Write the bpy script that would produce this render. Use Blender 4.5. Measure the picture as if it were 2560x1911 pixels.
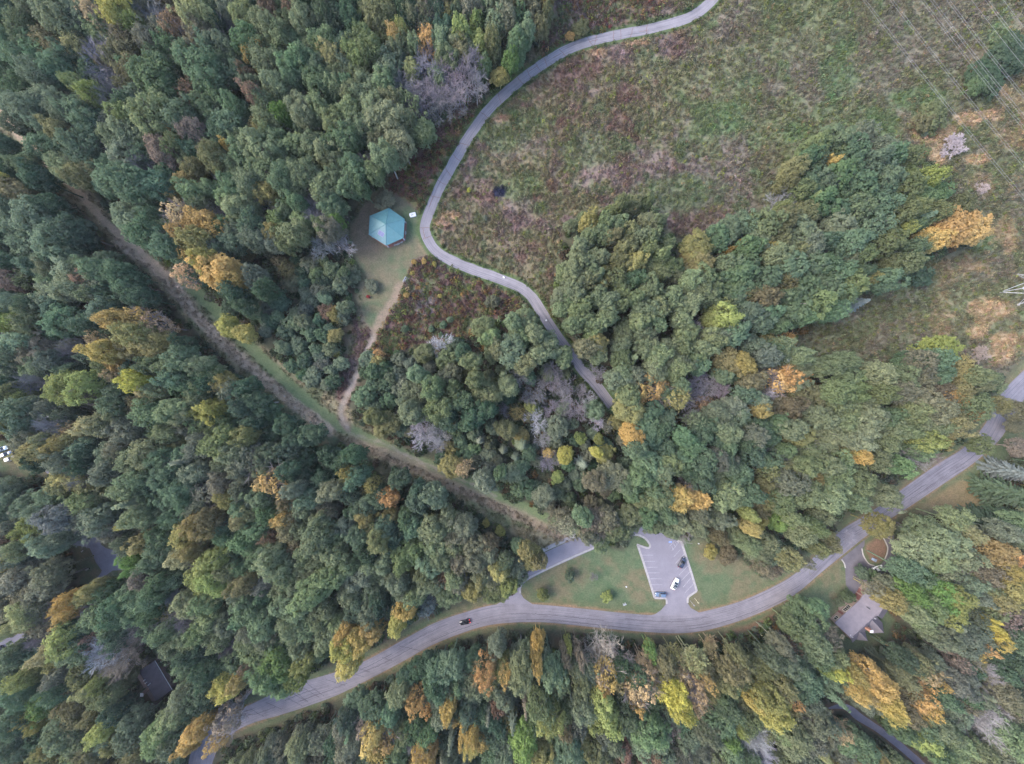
import bpy, bmesh, math, random
import numpy as np
from mathutils import Vector, Matrix

# ------------------------------------------------------------------ scene, camera, light
for o in list(bpy.data.objects):
    bpy.data.objects.remove(o, do_unlink=True)
SC = bpy.context.scene
COL = SC.collection
random.seed(7)
RNG = np.random.default_rng(11)

W, Hh = 2560.0, 1911.0            # size of the reference photograph
CX, CY = W / 2, Hh / 2
MPP = 0.165                       # metres on the ground per photograph pixel
CAMH = 146.7                      # flying height of the drone

cam_d = bpy.data.cameras.new("drone_camera")
cam = bpy.data.objects.new("drone_camera", cam_d)
COL.objects.link(cam)
cam.location = (0, 0, CAMH)
cam.rotation_euler = (0, 0, 0)    # straight down
cam_d.sensor_fit = 'HORIZONTAL'
cam_d.sensor_width = 36.0
cam_d.lens = 18.0 / (CX * MPP / CAMH)
cam_d.clip_start = 1.0
cam_d.clip_end = 9000.0
SC.camera = cam

world = bpy.data.worlds.new("World")
SC.world = world
world.use_nodes = True
wn = world.node_tree
wn.nodes.clear()
SUN_EL, SUN_AZ = math.radians(38), math.radians(276)     # azimuth clockwise from +Y
sky = wn.nodes.new('ShaderNodeTexSky')
sky.sky_type = 'NISHITA'
sky.sun_disc = False
sky.sun_elevation = SUN_EL
sky.sun_rotation = SUN_AZ
sky.air_density = 1.0
sky.dust_density = 2.5
sky.ozone_density = 1.0
bg = wn.nodes.new('ShaderNodeBackground')
bg.inputs['Strength'].default_value = 0.14
wo = wn.nodes.new('ShaderNodeOutputWorld')
wn.links.new(sky.outputs[0], bg.inputs[0])
wn.links.new(bg.outputs[0], wo.inputs[0])

sun_d = bpy.data.lights.new("sun", 'SUN')
sun_d.energy = 0.75
sun_d.angle = math.radians(40)
sun_d.color = (1.0, 0.93, 0.86)
sun = bpy.data.objects.new("sun", sun_d)
COL.objects.link(sun)
sdir = Vector((math.sin(SUN_AZ) * math.cos(SUN_EL), math.cos(SUN_AZ) * math.cos(SUN_EL), math.sin(SUN_EL)))
sun.rotation_euler = sdir.to_track_quat('Z', 'Y').to_euler()
sun.location = sdir * 400

SC.view_settings.view_transform = 'Standard'
SC.view_settings.look = 'None'
SC.view_settings.exposure = 2.38
SC.view_settings.gamma = 1.0
SC.view_settings.use_curve_mapping = False
SC.render.engine = 'CYCLES'
SC.cycles.max_bounces = 5
SC.cycles.diffuse_bounces = 3
SC.cycles.glossy_bounces = 2
SC.cycles.transmission_bounces = 2
SC.cycles.use_denoising = True

# ------------------------------------------------------------------ helpers
def P(px, py, z=0.0):
    """photograph pixel -> world point that lies at height z"""
    k = MPP * (CAMH - z) / CAMH
    return Vector(((px - CX) * k, (CY - py) * k, z))

def zoomed(ox, oy, f):
    return lambda x, y: (ox + x * f, oy + y * f)

def put(name, me, mat=None, parent=None, loc=None, rot=0.0, scale=None):
    o = bpy.data.objects.new(name, me)
    COL.objects.link(o)
    if mat is not None and me is not None and len(me.materials) == 0:
        for m in (mat if isinstance(mat, (list, tuple)) else [mat]):
            me.materials.append(m)
    if parent is not None:
        o.parent = parent
    if loc is not None:
        o.location = loc
    o.rotation_euler = (0, 0, rot)
    if scale is not None:
        o.scale = scale
    return o

def empty(name, loc=(0, 0, 0), rot=0.0):
    o = bpy.data.objects.new(name, None)
    o.empty_display_size = 0.5
    COL.objects.link(o)
    o.location = loc
    o.rotation_euler = (0, 0, rot)
    return o

def tag(o, label, cat, group=None):
    o['label'] = label
    o['category'] = cat
    if group:
        o['group'] = group
    return o

def structure(o):
    o['kind'] = 'structure'
    return o

def npmesh(name, v, f):
    """mesh from an (n,3) array and an (m,k) array of faces"""
    v = np.asarray(v, dtype=np.float32)
    f = np.asarray(f, dtype=np.int32)
    me = bpy.data.meshes.new(name)
    n, k = f.shape
    me.vertices.add(len(v))
    me.vertices.foreach_set("co", v.ravel())
    me.loops.add(n * k)
    me.loops.foreach_set("vertex_index", f.ravel())
    me.polygons.add(n)
    me.polygons.foreach_set("loop_start", np.arange(0, n * k, k, dtype=np.int32))
    me.update(calc_edges=True)
    me.validate()
    return me

class MB:
    """collects boxes, prisms and bars into one mesh"""
    def __init__(self):
        self.v, self.f, self.m = [], [], []
    def add(self, vs, fs, mi=0):
        b = len(self.v)
        self.v += [tuple(p) for p in vs]
        for q in fs:
            self.f.append([b + i for i in q])
            self.m.append(mi)
        return self
    def box(self, x0, x1, y0, y1, z0, z1, mi=0, M=None):
        vs = [(x, y, z) for z in (z0, z1) for x, y in ((x0, y0), (x1, y0), (x1, y1), (x0, y1))]
        if M is not None:
            vs = [M @ Vector(p) for p in vs]
        return self.add(vs, [(3, 2, 1, 0), (4, 5, 6, 7), (0, 1, 5, 4), (1, 2, 6, 5), (2, 3, 7, 6), (3, 0, 4, 7)], mi)
    def prism(self, pts, z0, z1, mi=0):
        n = len(pts)
        area = sum(pts[i][0] * pts[(i + 1) % n][1] - pts[(i + 1) % n][0] * pts[i][1] for i in range(n))
        if area < 0:
            pts = pts[::-1]
        vs = [(p[0], p[1], z0) for p in pts] + [(p[0], p[1], z1) for p in pts]
        fs = [tuple(range(n - 1, -1, -1)), tuple(range(n, 2 * n))]
        fs += [(i, (i + 1) % n, n + (i + 1) % n, n + i) for i in range(n)]
        return self.add(vs, fs, mi)
    def bar(self, a, b, r0, r1=None, n=5, mi=0, caps=True):
        a, b = Vector(a), Vector(b)
        r1 = r0 if r1 is None else r1
        d = (b - a)
        if d.length < 1e-6:
            return self
        d.normalize()
        u = d.orthogonal().normalized()
        w = d.cross(u)
        vs = []
        for c, r in ((a, r0), (b, r1)):
            for i in range(n):
                t = 2 * math.pi * i / n
                vs.append(c + u * (r * math.cos(t)) + w * (r * math.sin(t)))
        fs = [(i, (i + 1) % n, n + (i + 1) % n, n + i) for i in range(n)]
        if caps:
            fs += [tuple(range(n - 1, -1, -1)), tuple(range(n, 2 * n))]
        return self.add(vs, fs, mi)
    def mesh(self, name, mats=None):
        me = bpy.data.meshes.new(name)
        me.from_pydata(self.v, [], self.f)
        if mats:
            for m in (mats if isinstance(mats, (list, tuple)) else [mats]):
                me.materials.append(m)
            if len(me.materials) > 1:
                me.polygons.foreach_set("material_index", self.m)
        me.update()
        return me

def bevelled(me, w=0.03, seg=2):
    bm = bmesh.new()
    bm.from_mesh(me)
    bmesh.ops.remove_doubles(bm, verts=bm.verts, dist=1e-5)
    bmesh.ops.bevel(bm, geom=list(bm.edges), offset=w, segments=seg, affect='EDGES', profile=0.6, clamp_overlap=True)
    bm.to_mesh(me)
    bm.free()
    me.update()
    return me

def smooth_line(pts, step=6.0, closed=False):
    """Catmull-Rom through the points, resampled at about step"""
    p = np.array(pts, dtype=float)
    if closed:
        p = np.vstack([p[-1], p, p[0], p[1]])
    else:
        p = np.vstack([2 * p[0] - p[1], p, 2 * p[-1] - p[-2]])
    out = []
    for i in range(1, len(p) - 2):
        a, b, c, d = p[i - 1], p[i], p[i + 1], p[i + 2]
        n = max(2, int(np.linalg.norm(c - b) / step))
        t = np.linspace(0, 1, n, endpoint=False)[:, None]
        out.append(0.5 * ((2 * b) + (-a + c) * t + (2 * a - 5 * b + 4 * c - d) * t ** 2 + (-a + 3 * b - 3 * c + d) * t ** 3))
    out = np.vstack(out)
    if not closed:
        out = np.vstack([out, p[-2]])
    return out

def resample(line, n):
    d = np.r_[0, np.cumsum(np.linalg.norm(np.diff(line, axis=0), axis=1))]
    t = np.linspace(0, d[-1], n)
    return np.c_[np.interp(t, d, line[:, 0]), np.interp(t, d, line[:, 1])]

def offset(line, off):
    t = np.gradient(line, axis=0)
    t /= np.maximum(np.linalg.norm(t, axis=1, keepdims=True), 1e-9)
    off = np.asarray(off, dtype=float)
    off = off[:, None] if off.ndim else off
    return line + np.c_[-t[:, 1], t[:, 0]] * off

def inside(poly, x, y):
    p = np.asarray(poly, dtype=float)
    r = np.zeros(x.shape, dtype=bool)
    j = len(p) - 1
    for i in range(len(p)):
        xi, yi, xj, yj = p[i, 0], p[i, 1], p[j, 0], p[j, 1]
        if yi != yj:
            c = ((yi > y) != (yj > y)) & (x < (xj - xi) * (y - yi) / (yj - yi) + xi)
            r ^= c
        j = i
    return r

def line_dist(line, x, y, closed=False, reach=70.0):
    """distance to a polyline; points farther than reach from its box just get a large value"""
    p = np.asarray(line, dtype=float)
    if len(p) > 120:
        p = np.vstack([p[::4], p[-1:]])
    if closed:
        p = np.vstack([p, p[:1]])
    x, y = np.asarray(x, float), np.asarray(y, float)
    out = np.full(x.shape, 1e4)
    lo, hi = p.min(0) - reach, p.max(0) + reach
    m = (x > lo[0]) & (x < hi[0]) & (y > lo[1]) & (y < hi[1])
    if not m.any():
        return out
    xs, ys = x[m], y[m]
    best = np.full(xs.shape, 1e8)
    for i in range(len(p) - 1):
        ax, ay = p[i]
        dx, dy = p[i + 1] - p[i]
        L = dx * dx + dy * dy
        if L < 1e-9:
            continue
        k = (xs > min(ax, ax + dx) - reach) & (xs < max(ax, ax + dx) + reach) & (ys > min(ay, ay + dy) - reach) & (ys < max(ay, ay + dy) + reach)
        if not k.any():
            continue
        xk, yk = xs[k], ys[k]
        t = np.clip(((xk - ax) * dx + (yk - ay) * dy) / L, 0, 1)
        best[k] = np.minimum(best[k], (xk - ax - t * dx) ** 2 + (yk - ay - t * dy) ** 2)
    out[m] = np.sqrt(best)
    return out

def sdist(poly, x, y):
    """signed distance, positive inside"""
    d = line_dist(poly, x, y, True)
    return np.where(inside(poly, x, y), d, -d)

_lat = {}
def vnoise(x, y, cell, seed):
    """smooth value noise in 0..1"""
    if seed not in _lat:
        _lat[seed] = np.random.default_rng(seed).random((256, 256))
    g = _lat[seed]
    u, v = x / cell + 1000.3, y / cell + 1000.7
    i, j = np.floor(u).astype(int), np.floor(v).astype(int)
    fu, fv = u - i, v - j
    fu, fv = fu * fu * (3 - 2 * fu), fv * fv * (3 - 2 * fv)
    a, b = g[i % 256, j % 256], g[(i + 1) % 256, j % 256]
    c, d = g[i % 256, (j + 1) % 256], g[(i + 1) % 256, (j + 1) % 256]
    return (a * (1 - fu) + b * fu) * (1 - fv) + (c * (1 - fu) + d * fu) * fv

def fbm(x, y, cell, seed, octv=4):
    s, a, t = 0, 0.5, 0
    for k in range(octv):
        s = s + a * vnoise(x, y, cell / 2 ** k, seed + 17 * k)
        t += a
        a *= 0.55
    return s / t

def sm(v, a, b):
    t = np.clip((v - a) / (b - a), 0, 1)
    return t * t * (3 - 2 * t)

# ------------------------------------------------------------------ materials
def new_mat(name):
    m = bpy.data.materials.new(name)
    m.use_nodes = True
    nt = m.node_tree
    b = nt.nodes['Principled BSDF']
    b.inputs['Specular IOR Level'].default_value = 0.25
    return m, nt, b

def noise_node(nt, scale, detail=4.0, vec=None, rough=0.6):
    n = nt.nodes.new('ShaderNodeTexNoise')
    n.inputs['Scale'].default_value = scale
    n.inputs['Detail'].default_value = detail
    n.inputs['Roughness'].default_value = rough
    if vec is not None:
        nt.links.new(vec, n.inputs['Vector'])
    return n

def ramp_node(nt, src, stops):
    r = nt.nodes.new('ShaderNodeValToRGB')
    while len(r.color_ramp.elements) < len(stops):
        r.color_ramp.elements.new(0.5)
    for e, (p, c) in zip(r.color_ramp.elements, stops):
        e.position = p
        e.color = (*c, 1) if len(c) == 3 else c
    nt.links.new(src, r.inputs[0])
    return r

def mul_node(nt, a, b, mode='MULTIPLY', fac=1.0):
    m = nt.nodes.new('ShaderNodeMix')
    m.data_type = 'RGBA'
    m.blend_type = mode
    m.inputs[0].default_value = fac
    nt.links.new(a, m.inputs[6])
    nt.links.new(b, m.inputs[7])
    return m.outputs[2]

def simple(name, col, rough=0.7, metal=0.0, var=0.25, scale=2.0, spec=0.25, bump=0.0, bscale=20.0):
    """one colour with a little uneven wear"""
    m, nt, b = new_mat(name)
    tc = nt.nodes.new('ShaderNodeTexCoord')
    n = noise_node(nt, scale, 5, tc.outputs['Object'])
    lo = tuple(c * (1 - var) for c in col)
    hi = tuple(min(1, c * (1 + var)) for c in col)
    r = ramp_node(nt, n.outputs['Fac'], [(0.3, lo), (0.7, hi)])
    nt.links.new(r.outputs[0], b.inputs['Base Color'])
    b.inputs['Roughness'].default_value = rough
    b.inputs['Metallic'].default_value = metal
    b.inputs['Specular IOR Level'].default_value = spec
    if bump:
        n2 = noise_node(nt, bscale, 3, tc.outputs['Object'])
        bp = nt.nodes.new('ShaderNodeBump')
        bp.inputs['Strength'].default_value = bump
        bp.inputs['Distance'].default_value = 0.05
        nt.links.new(n2.outputs['Fac'], bp.inputs['Height'])
        nt.links.new(bp.outputs[0], b.inputs['Normal'])
    return m

def leaf_material(name, trans=0.44, vlo=(0.72, 0.76, 0.76), vhi=(1.36, 1.30, 1.18)):
    """foliage: the tint comes from the tree, the spread from the leaf clump"""
    m = bpy.data.materials.new(name)
    m.use_nodes = True
    nt = m.node_tree
    nt.nodes.clear()
    out = nt.nodes.new('ShaderNodeOutputMaterial')
    at = nt.nodes.new('ShaderNodeAttribute')
    at.attribute_type = 'INSTANCER'
    at.attribute_name = 'tint'
    v = nt.nodes.new('ShaderNodeAttribute')
    v.attribute_type = 'GEOMETRY'
    v.attribute_name = 'v'
    r = ramp_node(nt, v.outputs['Fac'], [(0.0, vlo), (1.0, vhi)])
    c = mul_node(nt, at.outputs['Color'], r.outputs[0])
    d = nt.nodes.new('ShaderNodeBsdfDiffuse')
    t = nt.nodes.new('ShaderNodeBsdfTranslucent')
    mx = nt.nodes.new('ShaderNodeMixShader')
    mx.inputs[0].default_value = trans
    nt.links.new(c, d.inputs['Color'])
    nt.links.new(c, t.inputs['Color'])
    nt.links.new(d.outputs[0], mx.inputs[1])
    nt.links.new(t.outputs[0], mx.inputs[2])
    nt.links.new(mx.outputs[0], out.inputs['Surface'])
    return m

def tint_material(name, rough=0.4, spec=0.5, metal=0.0, coat=0.0):
    m, nt, b = new_mat(name)
    at = nt.nodes.new('ShaderNodeAttribute')
    at.attribute_type = 'INSTANCER'
    at.attribute_name = 'tint'
    tc = nt.nodes.new('ShaderNodeTexCoord')
    n = noise_node(nt, 3.0, 4, tc.outputs['Object'])
    r = ramp_node(nt, n.outputs['Fac'], [(0.2, (0.86, 0.86, 0.86)), (0.8, (1.08, 1.08, 1.08))])
    nt.links.new(mul_node(nt, at.outputs['Color'], r.outputs[0]), b.inputs['Base Color'])
    b.inputs['Roughness'].default_value = rough
    b.inputs['Specular IOR Level'].default_value = spec
    b.inputs['Metallic'].default_value = metal
    b.inputs['Coat Weight'].default_value = coat
    return m

M_LEAF = leaf_material("foliage")
M_NEEDLE = leaf_material("needles", 0.12)
M_WEED = leaf_material("weeds", 0.35, (0.74, 0.74, 0.75), (1.3, 1.28, 1.22))
M_BARK = tint_material("bark", 0.9, 0.1)
M_CONC = simple("concrete", (0.245, 0.232, 0.238), 0.85, var=0.18, scale=1.2)
M_STEEL = simple("galvanised_steel", (0.30, 0.31, 0.34), 0.5, 0.2, var=0.12, scale=3)
M_WIRE = simple("aluminium_cable", (0.20, 0.20, 0.22), 0.5, 0.0, var=0.05, scale=0.2)
M_WHITE = simple("white_paint", (0.50, 0.50, 0.52), 0.5, var=0.08)
M_STONE = simple("pale_stone", (0.29, 0.275, 0.265), 0.9, var=0.2, scale=3)
M_DARK = simple("dark_plastic", (0.02, 0.02, 0.022), 0.5, var=0.2)
# ------------------------------------------------------------------ layout of the place (photograph pixels, ground level)
zA, zB, zC = zoomed(0, 0, .38862), zoomed(850, 0, .38862), zoomed(1700, 0, .38862)
zD, zE, zF = zoomed(0, 630, .38862), zoomed(850, 630, .38862), zoomed(1700, 630, .38862)
zG, zH, zI = zoomed(0, 1270, .38862), zoomed(850, 1270, .38862), zoomed(1700, 1270, .38862)
zJ = zoomed(1380, 470, .2179)

ROAD_N = smooth_line([(466, 2010), (470, 1950), (474, 1893), (500, 1838), (560, 1792), (630, 1760), (727, 1713), (780, 1698), (860, 1674),
    (928, 1645), (1013, 1597), (1083, 1559.5), (1153, 1534), (1239, 1512), (1332, 1511), (1456, 1522), (1549, 1532), (1627, 1538),
    (1710, 1537), (1778, 1524.5), (1855, 1502), (1933, 1467), (1991, 1432), (2050, 1378), (2104, 1325), (2150, 1297), (2201, 1264),
    (2271, 1212), (2345, 1160), (2411, 1118), (2462, 1062), (2500, 988), (2560, 925), (2640, 846), (2740, 760)], 8)
ROAD_S = smooth_line([(540, 2010), (532, 1950), (530, 1911), (552, 1862), (590, 1828), (640, 1805), (700, 1788), (777, 1763), (850, 1735),
    (939, 1690), (1005, 1655), (1083, 1612), (1161, 1581), (1219, 1564), (1278, 1557), (1355, 1556), (1433, 1563), (1530, 1573), (1627, 1581),
    (1710, 1583), (1778, 1573), (1855, 1550), (1933, 1517), (1991, 1484), (2050, 1434), (2104, 1390), (2166, 1340), (2225, 1298), (2275, 1266),
    (2361, 1208), (2431, 1160), (2500, 1098), (2540, 1030), (2580, 975), (2660, 900), (2760, 815)], 8)
NR = 260
rn, rs = resample(ROAD_N, NR), resample(ROAD_S, NR)
ROAD_C = (rn + rs) / 2

PATH_C = smooth_line([(1830, -60), (1795, -20), (1779, 3), (1746, 31), (1705, 51), (1627, 72), (1549, 87), (1472, 105), (1413, 128), (1336, 175), (1277, 222),
    (1223, 273), (1180, 330), (1149, 381), (1118, 435), (1095, 478), (1073, 530), (1062, 570), (1074, 606), (1101, 637), (1161, 666),
    (1239, 694), (1297, 717), (1330, 744), (1359, 789), (1390, 836), (1425, 883), (1456, 925), (1491, 964), (1526, 1010), (1575, 1062),
    (1625, 1112), (1662, 1165), (1668, 1250), (1640, 1335)], 6)
TRAIL_C = smooth_line([(1000, 715), (986, 747), (955, 793), (930, 848), (904, 905), (881, 964), (862, 1000), (855, 1035), (870, 1068)], 6)
RIDE_C = smooth_line([(-160, 190), (0, 282), (50, 345), (110, 400), (190, 475), (264, 556), (350, 628), (430, 705), (505, 775), (600, 860), (680, 925), (760, 985),
    (835, 1048), (900, 1095), (985, 1125), (1091, 1178), (1161, 1208), (1219, 1238), (1316, 1280), (1420, 1328)], 8)
RIDE_GREEN = smooth_line([(440, 690), (505, 743), (614, 855), (680, 921), (738, 976), (797, 1026), (840, 1060), (900, 1088), (1025, 1147), (1161, 1205), (1316, 1275), (1430, 1330)], 8)
RIDE_ROUGH = smooth_line([(300, 600), (408, 690), (486, 785), (563, 863), (622, 914), (680, 964), (731, 1007), (822, 1077)], 8)
RIDE_RUT = smooth_line([(850, 1050), (880, 1083), (966, 1112), (1010, 1135), (1161, 1203), (1240, 1240)], 8)
LANE_C = smooth_line([(2070, 1772), (2085, 1768), (2107, 1766), (2126, 1774), (2145, 1791), (2170, 1807), (2202, 1828), (2240, 1857), (2271, 1883), (2301, 1910), (2350, 1960)], 6)

MEADOW = [(1390, -180), (1390, 0), (1386, 50), (1351, 101), (1316, 163), (1258, 202), (1215, 256), (1145, 268), (1091, 322), (1083, 365), (1036, 385), (998, 427), (947, 474),
    (900, 505), (877, 575), (888, 640), (902, 700), (896, 760), (878, 850), (850, 960), (838, 1000), (872, 1020), (890, 960), (905, 900), (925, 872), (1013, 875), (1068, 860),
    (1160, 840), (1180, 797), (1277, 781), (1336, 797), (1386, 848), (1425, 894), (1445, 945), (1510, 1022), (1540, 1004), (1496, 956), (1456, 902), (1433, 863),
    (1396, 797), (1371, 747), (1380, 771), (1384, 679), (1408, 592), (1408, 561), (1456, 533), (1489, 527), (1546, 498), (1626, 487), (1633, 513), (1659, 557), (1685, 590),
    (1707, 594), (1750, 601), (1768, 575), (1816, 553), (1828, 544), (1918, 505), (1949, 420), (2003, 361), (2089, 338), (2166, 330), (2306, 389), (2361, 435), (2380, 478),
    (2462, 532), (2454, 583), (2400, 637), (2302, 665), (2252, 700), (2159, 743), (2089, 793), (2011, 817), (1988, 855), (2030, 886), (2139, 918), (2186, 910), (2236, 902),
    (2283, 855), (2372, 848), (2392, 879), (2446, 918), (2508, 940), (2760, 700), (2760, -180)]
RIDE = [(-180, 130), (0, 250), (60, 330), (130, 400), (200, 455), (290, 545), (390, 640), (450, 690), (540, 760), (630, 840), (700, 900), (770, 950), (840, 1000), (872, 1020),
    (900, 1060), (970, 1095), (1040, 1140), (1110, 1165), (1180, 1200), (1250, 1240), (1330, 1270), (1420, 1320), (1475, 1335), (1440, 1350), (1360, 1370), (1290, 1340),
    (1200, 1285), (1130, 1235), (1050, 1195), (960, 1158), (880, 1120), (830, 1085), (760, 1075), (690, 1005), (600, 935), (520, 855), (440, 770), (380, 695), (300, 625),
    (200, 525), (120, 455), (40, 370), (-180, 270)]
LOTS = [(1240, 1505), (1295, 1490), (1300, 1445), (1345, 1415), (1350, 1380), (1400, 1350), (1490, 1335), (1500, 1365), (1560, 1380), (1590, 1325), (1640, 1330), (1700, 1345),
    (1750, 1345), (1800, 1375), (1850, 1400), (1900, 1440), (1940, 1462), (1780, 1530), (1600, 1540), (1400, 1525)]
YARD = [(1975, 1490), (2095, 1395), (2130, 1330), (2200, 1300), (2232, 1330), (2228, 1420), (2190, 1445), (2180, 1480), (2235, 1550), (2215, 1600), (2110, 1640), (2062, 1606),
    (2066, 1556), (2010, 1545)]
LAWN_R = [(2240, 1285), (2330, 1222), (2420, 1160), (2500, 1080), (2560, 960), (2760, 800), (2760, 1070), (2540, 1110), (2490, 1190), (2460, 1270), (2350, 1290)]
GRASS_L = [(-180, 1085), (0, 1098), (44, 1118), (56, 1150), (90, 1168), (135, 1165), (122, 1190), (40, 1188), (0, 1180), (-180, 1180)]
YARD_L = [(190, 1350), (265, 1338), (310, 1385), (325, 1430), (262, 1460), (196, 1466), (190, 1420)]
DRIVE_L = [(-180, 1580), (0, 1592), (35, 1590), (62, 1578), (82, 1598), (40, 1615), (0, 1624), (30, 1650), (0, 1660), (-180, 1660)]
HOUSE2 = [(350, 1680), (385, 1650), (440, 1690), (440, 1730), (400, 1760), (360, 1745), (350, 1710)]
NOTCH = [(800, 1085), (850, 1085), (835, 1125), (800, 1150), (788, 1140)]
VERGE_BARE = [(1800, 1560), (1900, 1530), (1945, 1520), (1940, 1550), (1880, 1575), (1810, 1585)]
OPEN = [MEADOW, RIDE, LOTS, YARD, LAWN_R, GRASS_L, YARD_L, DRIVE_L, HOUSE2, NOTCH]

BRUSH1 = [(990, 420), (1060, 385), (1100, 350), (1150, 285), (1205, 268), (1160, 330), (1118, 400), (1080, 480), (1050, 525), (1010, 500), (965, 485)]
BRUSH2 = [(1030, 645), (1075, 640), (1110, 665), (1240, 718), (1290, 740), (1325, 780), (1290, 790), (1180, 840), (1068, 868), (930, 880), (945, 840), (985, 760), (1015, 700)]
BRUSH3 = [(1385, -20), (1680, -20), (1640, 40), (1540, 66), (1440, 95), (1380, 135), (1340, 140), (1380, 60)]
LAWN1 = [(905, 520), (950, 475), (1010, 500), (1045, 530), (1050, 590), (1075, 632), (1030, 648), (1010, 700), (975, 765), (935, 830), (910, 800), (900, 700), (885, 620), (880, 570)]
TANS = [((1350, 165), 60, 8), ((1480, 130), 50, 9), ((1585, 108), 40, 8), ((2330, 335), 62, 34), ((2330, 400), 40, 26), ((2300, 430), 40, 20), ((2440, 400), 30, 16), ((2500, 230), 26, 14), ((2500, 880), 40, 40), ((2480, 770), 55, 26),
        ((2505, 850), 45, 22), ((2440, 830), 30, 18), ((1085, 560), 40, 10), ((2420, 300), 40, 20), ((2470, 290), 34, 16), ((1140, 390), 40, 10), ((1240, 295), 40, 10), 
        ((1130, 540), 26, 12), ((2150, 655), 30, 14)]
GREENS = [((1480, 370), 110, 60), ((1250, 345), 60, 40), ((2110, 120), 40, 26), ((1320, 305), 60, 40), ((1700, 480), 130, 55), ((2200, 320), 60, 60), ((2290, 250), 90, 40), ((1990, 330), 45, 30),
          ((1300, 470), 70, 40), ((2450, 600), 45, 40), ((1800, 300), 90, 60), ((1290, 285), 24, 14), ((1350, 520), 30, 22), ((2000, 420), 60, 30), ((2090, 190), 60, 60), ((2500, 100), 50, 60)]

def blobs(lst, x, y):
    m = np.zeros_like(x)
    w = 1 + 0.9 * (fbm(x, y, 26, 91, 3) - 0.5)
    for (cx, cy), rx, ry in lst:
        d = np.sqrt(((x - cx) / rx) ** 2 + ((y - cy) / ry) ** 2) * w
        m = np.maximum(m, 1 - sm(d, 0.55, 1.15))
    return m

def lerp(c, t, m):
    return c * (1 - m[:, None]) + np.asarray(t)[None, :] * m[:, None]

def lerpv(c, t, m):
    return c * (1 - m[:, None]) + t * m[:, None]

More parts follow.
